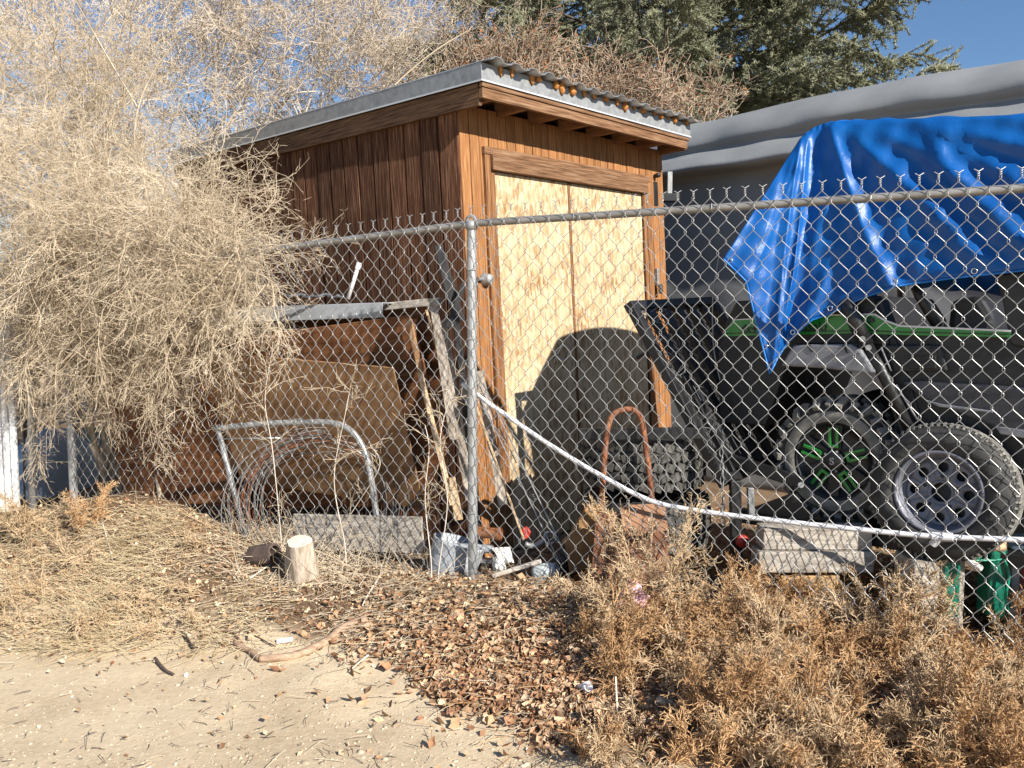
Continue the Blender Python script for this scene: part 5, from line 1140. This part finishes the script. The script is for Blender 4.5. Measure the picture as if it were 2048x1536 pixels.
# named sticks and scraps
def stick(name, label, pts, r, m, up=.012, n=9, cat_='stick'):
    P = [gpt(x, y)+UZ*up for x, y in pts]; P = smooth_pts(P, 5); K = len(P); rr = [r*(1-.45*i/(K-1))*(1+.12*math.sin(i*1.9)) for i in range(K)]
    return prop(MB().tube(P, rr, n).build(name, M_[m], None, smooth=True), label, cat_)
fb = empty('fallen_branch', 'thick bent pinkish branch lying at the edge of the dirt', 'branch', gpt(600, 1315))
def bpart(name, pts, r, m): 
    P = smooth_pts([gpt(x, y)+UZ*.014 for x, y in pts], 5); K = len(P)
    o = MB().tube(P, [r[0]+(r[1]-r[0])*i/(K-1)+.0012*math.sin(i*2.1) for i in range(K)], 10).build(name, M_[m], fb, smooth=True); o.matrix_local = Matrix.Translation(-fb.location)
bpart('main_limb', [(735, 1246), (690, 1262), (650, 1290), (600, 1316), (560, 1322), (520, 1326)], (.021, .015), 'stick')
bpart('side_limb', [(520, 1326), (500, 1312), (478, 1302), (470, 1290)], (.012, .009), 'stick'); bpart('side_limb', [(478, 1300), (474, 1275), (440, 1268)], (.007, .005), 'stick')
stick('dark_stick', 'short dark stick on dirt pointing down right, left of the branch', [(365, 1270), (378, 1290), (388, 1310)], .007, 'darkstick')
stick('dark_stick', 'stubby dark stick below the other dark one', [(310, 1325), (330, 1345), (348, 1357)], .008, 'darkstick')
stick('dark_stick', 'thin dark twig reaching from the branch toward the white plastic chip', [(492, 1268), (530, 1290), (552, 1304)], .004, 'darkstick')
stick('dark_stick', 'small dark stick at the far left edge of the dirt', [(-5, 1272), (22, 1285)], .008, 'darkstick')
stick('pale_twig', 'white forked twig lying on the brown leaves', [(876, 1368), (930, 1374), (985, 1376), (996, 1390)], .0035, 'palestick', .02)
stick('pale_twig', 'pale broken stick at the leaf edge below the branch end', [(745, 1312), (720, 1332), (698, 1350)], .005, 'palestick', .012)
stick('pale_twig', 'long pale twig slanting up across the litter near the stump', [(500, 1165), (560, 1130), (640, 1098)], .0045, 'palestick', .02)
stick('pale_twig', 'split pale stem on the slope right of the stump', [(765, 1150), (735, 1200), (725, 1220)], .006, 'palestick', .015)
stick('pale_twig', 'pale straw stem standing out on the left mound', [(205, 1055), (215, 1090), (228, 1140)], .0035, 'palestick', .03)
stick('pale_twig', 'long straw stem lying diagonally low on the left bank', [(300, 1140), (230, 1185), (150, 1230)], .0035, 'straw', .02)
p = gpt(1232, 1480); prop(MB().tube([p, p+Vector((.004, .01, .10)), p+Vector((.0, .03, .21))], [.0045, .004, .003], 7).build('standing_twig', M_['palestick'], None, smooth=True), 'thin stick standing upright in the leaves at bottom centre', 'stick')
p = gpt(570, 1290); o = MB().box((-.036, -.012, 0), (.036, .012, .013)).build('plastic_chip', M_['white'], None, bevel=.003); o.location = p+UZ*.01; o.rotation_euler = (.12, -.05, .22); prop(o, 'clean white plastic chip beside the fallen branch', 'plastic chip')
p = gpt(1160, 1385); o = MB().lathe([(0, 0), (.014, 0), (.016, .03), (.02, .055), (.018, .055), (.014, .004), (0, .003)], 16).build('plastic_cup', mat('cloudy_cup', (.55,.57,.62), (.7,.72,.76), .25, 14), None, smooth=True); o.location = p+UZ*.02; o.rotation_euler = (1.1, .5, .4); prop(o, 'small crushed cloudy plastic cup in the dark weed shadow', 'cup')
for px, py, r, lab, cc in ((225, 1330, .009, 'small red brown clay bit on the dirt at left', 'rust'), (342, 1228, .010, 'torn white paper bit on the left bank', 'paper'), (372, 1352, .010, 'white paper scrap by the stubby dark stick', 'paper'), (930, 1225, .013, 'tiny black and white wrapper in the litter at centre', 'black')):
    p = gpt(px, py); crumple('litter_scrap', lab, 'litter', p+UZ*r*.6, r, M_[cc], px)
p = gpt(1262, 1262)+UZ*.13; crumple('pink_bag', 'pink plastic bag caught in the dry weeds', 'plastic bag', p, .065, M_['pink'], 12, (1, .5, 1.2))
# unseen mirror added to the vehicle's far side to shadow the shed door
pd = SM @ (sloc(1268, 800)+Vector((0, 0, 0))); P = pd+sdir*1.75
o = MB().bar(P-UZ*.08, P+UZ*.08, .03, .10, UA).build('shadow_mirror', M_['black'], utv, bevel=.01); o.matrix_local = ui
Q_ = P+UZ*.06; o = MB().tube([Q_, Q_+UN*.12+UA*.02, Q_+UN*.3-UZ*.1], .012, 8).build('shadow_mirror_arm', M_['black'], utv, smooth=True); o.matrix_local = ui
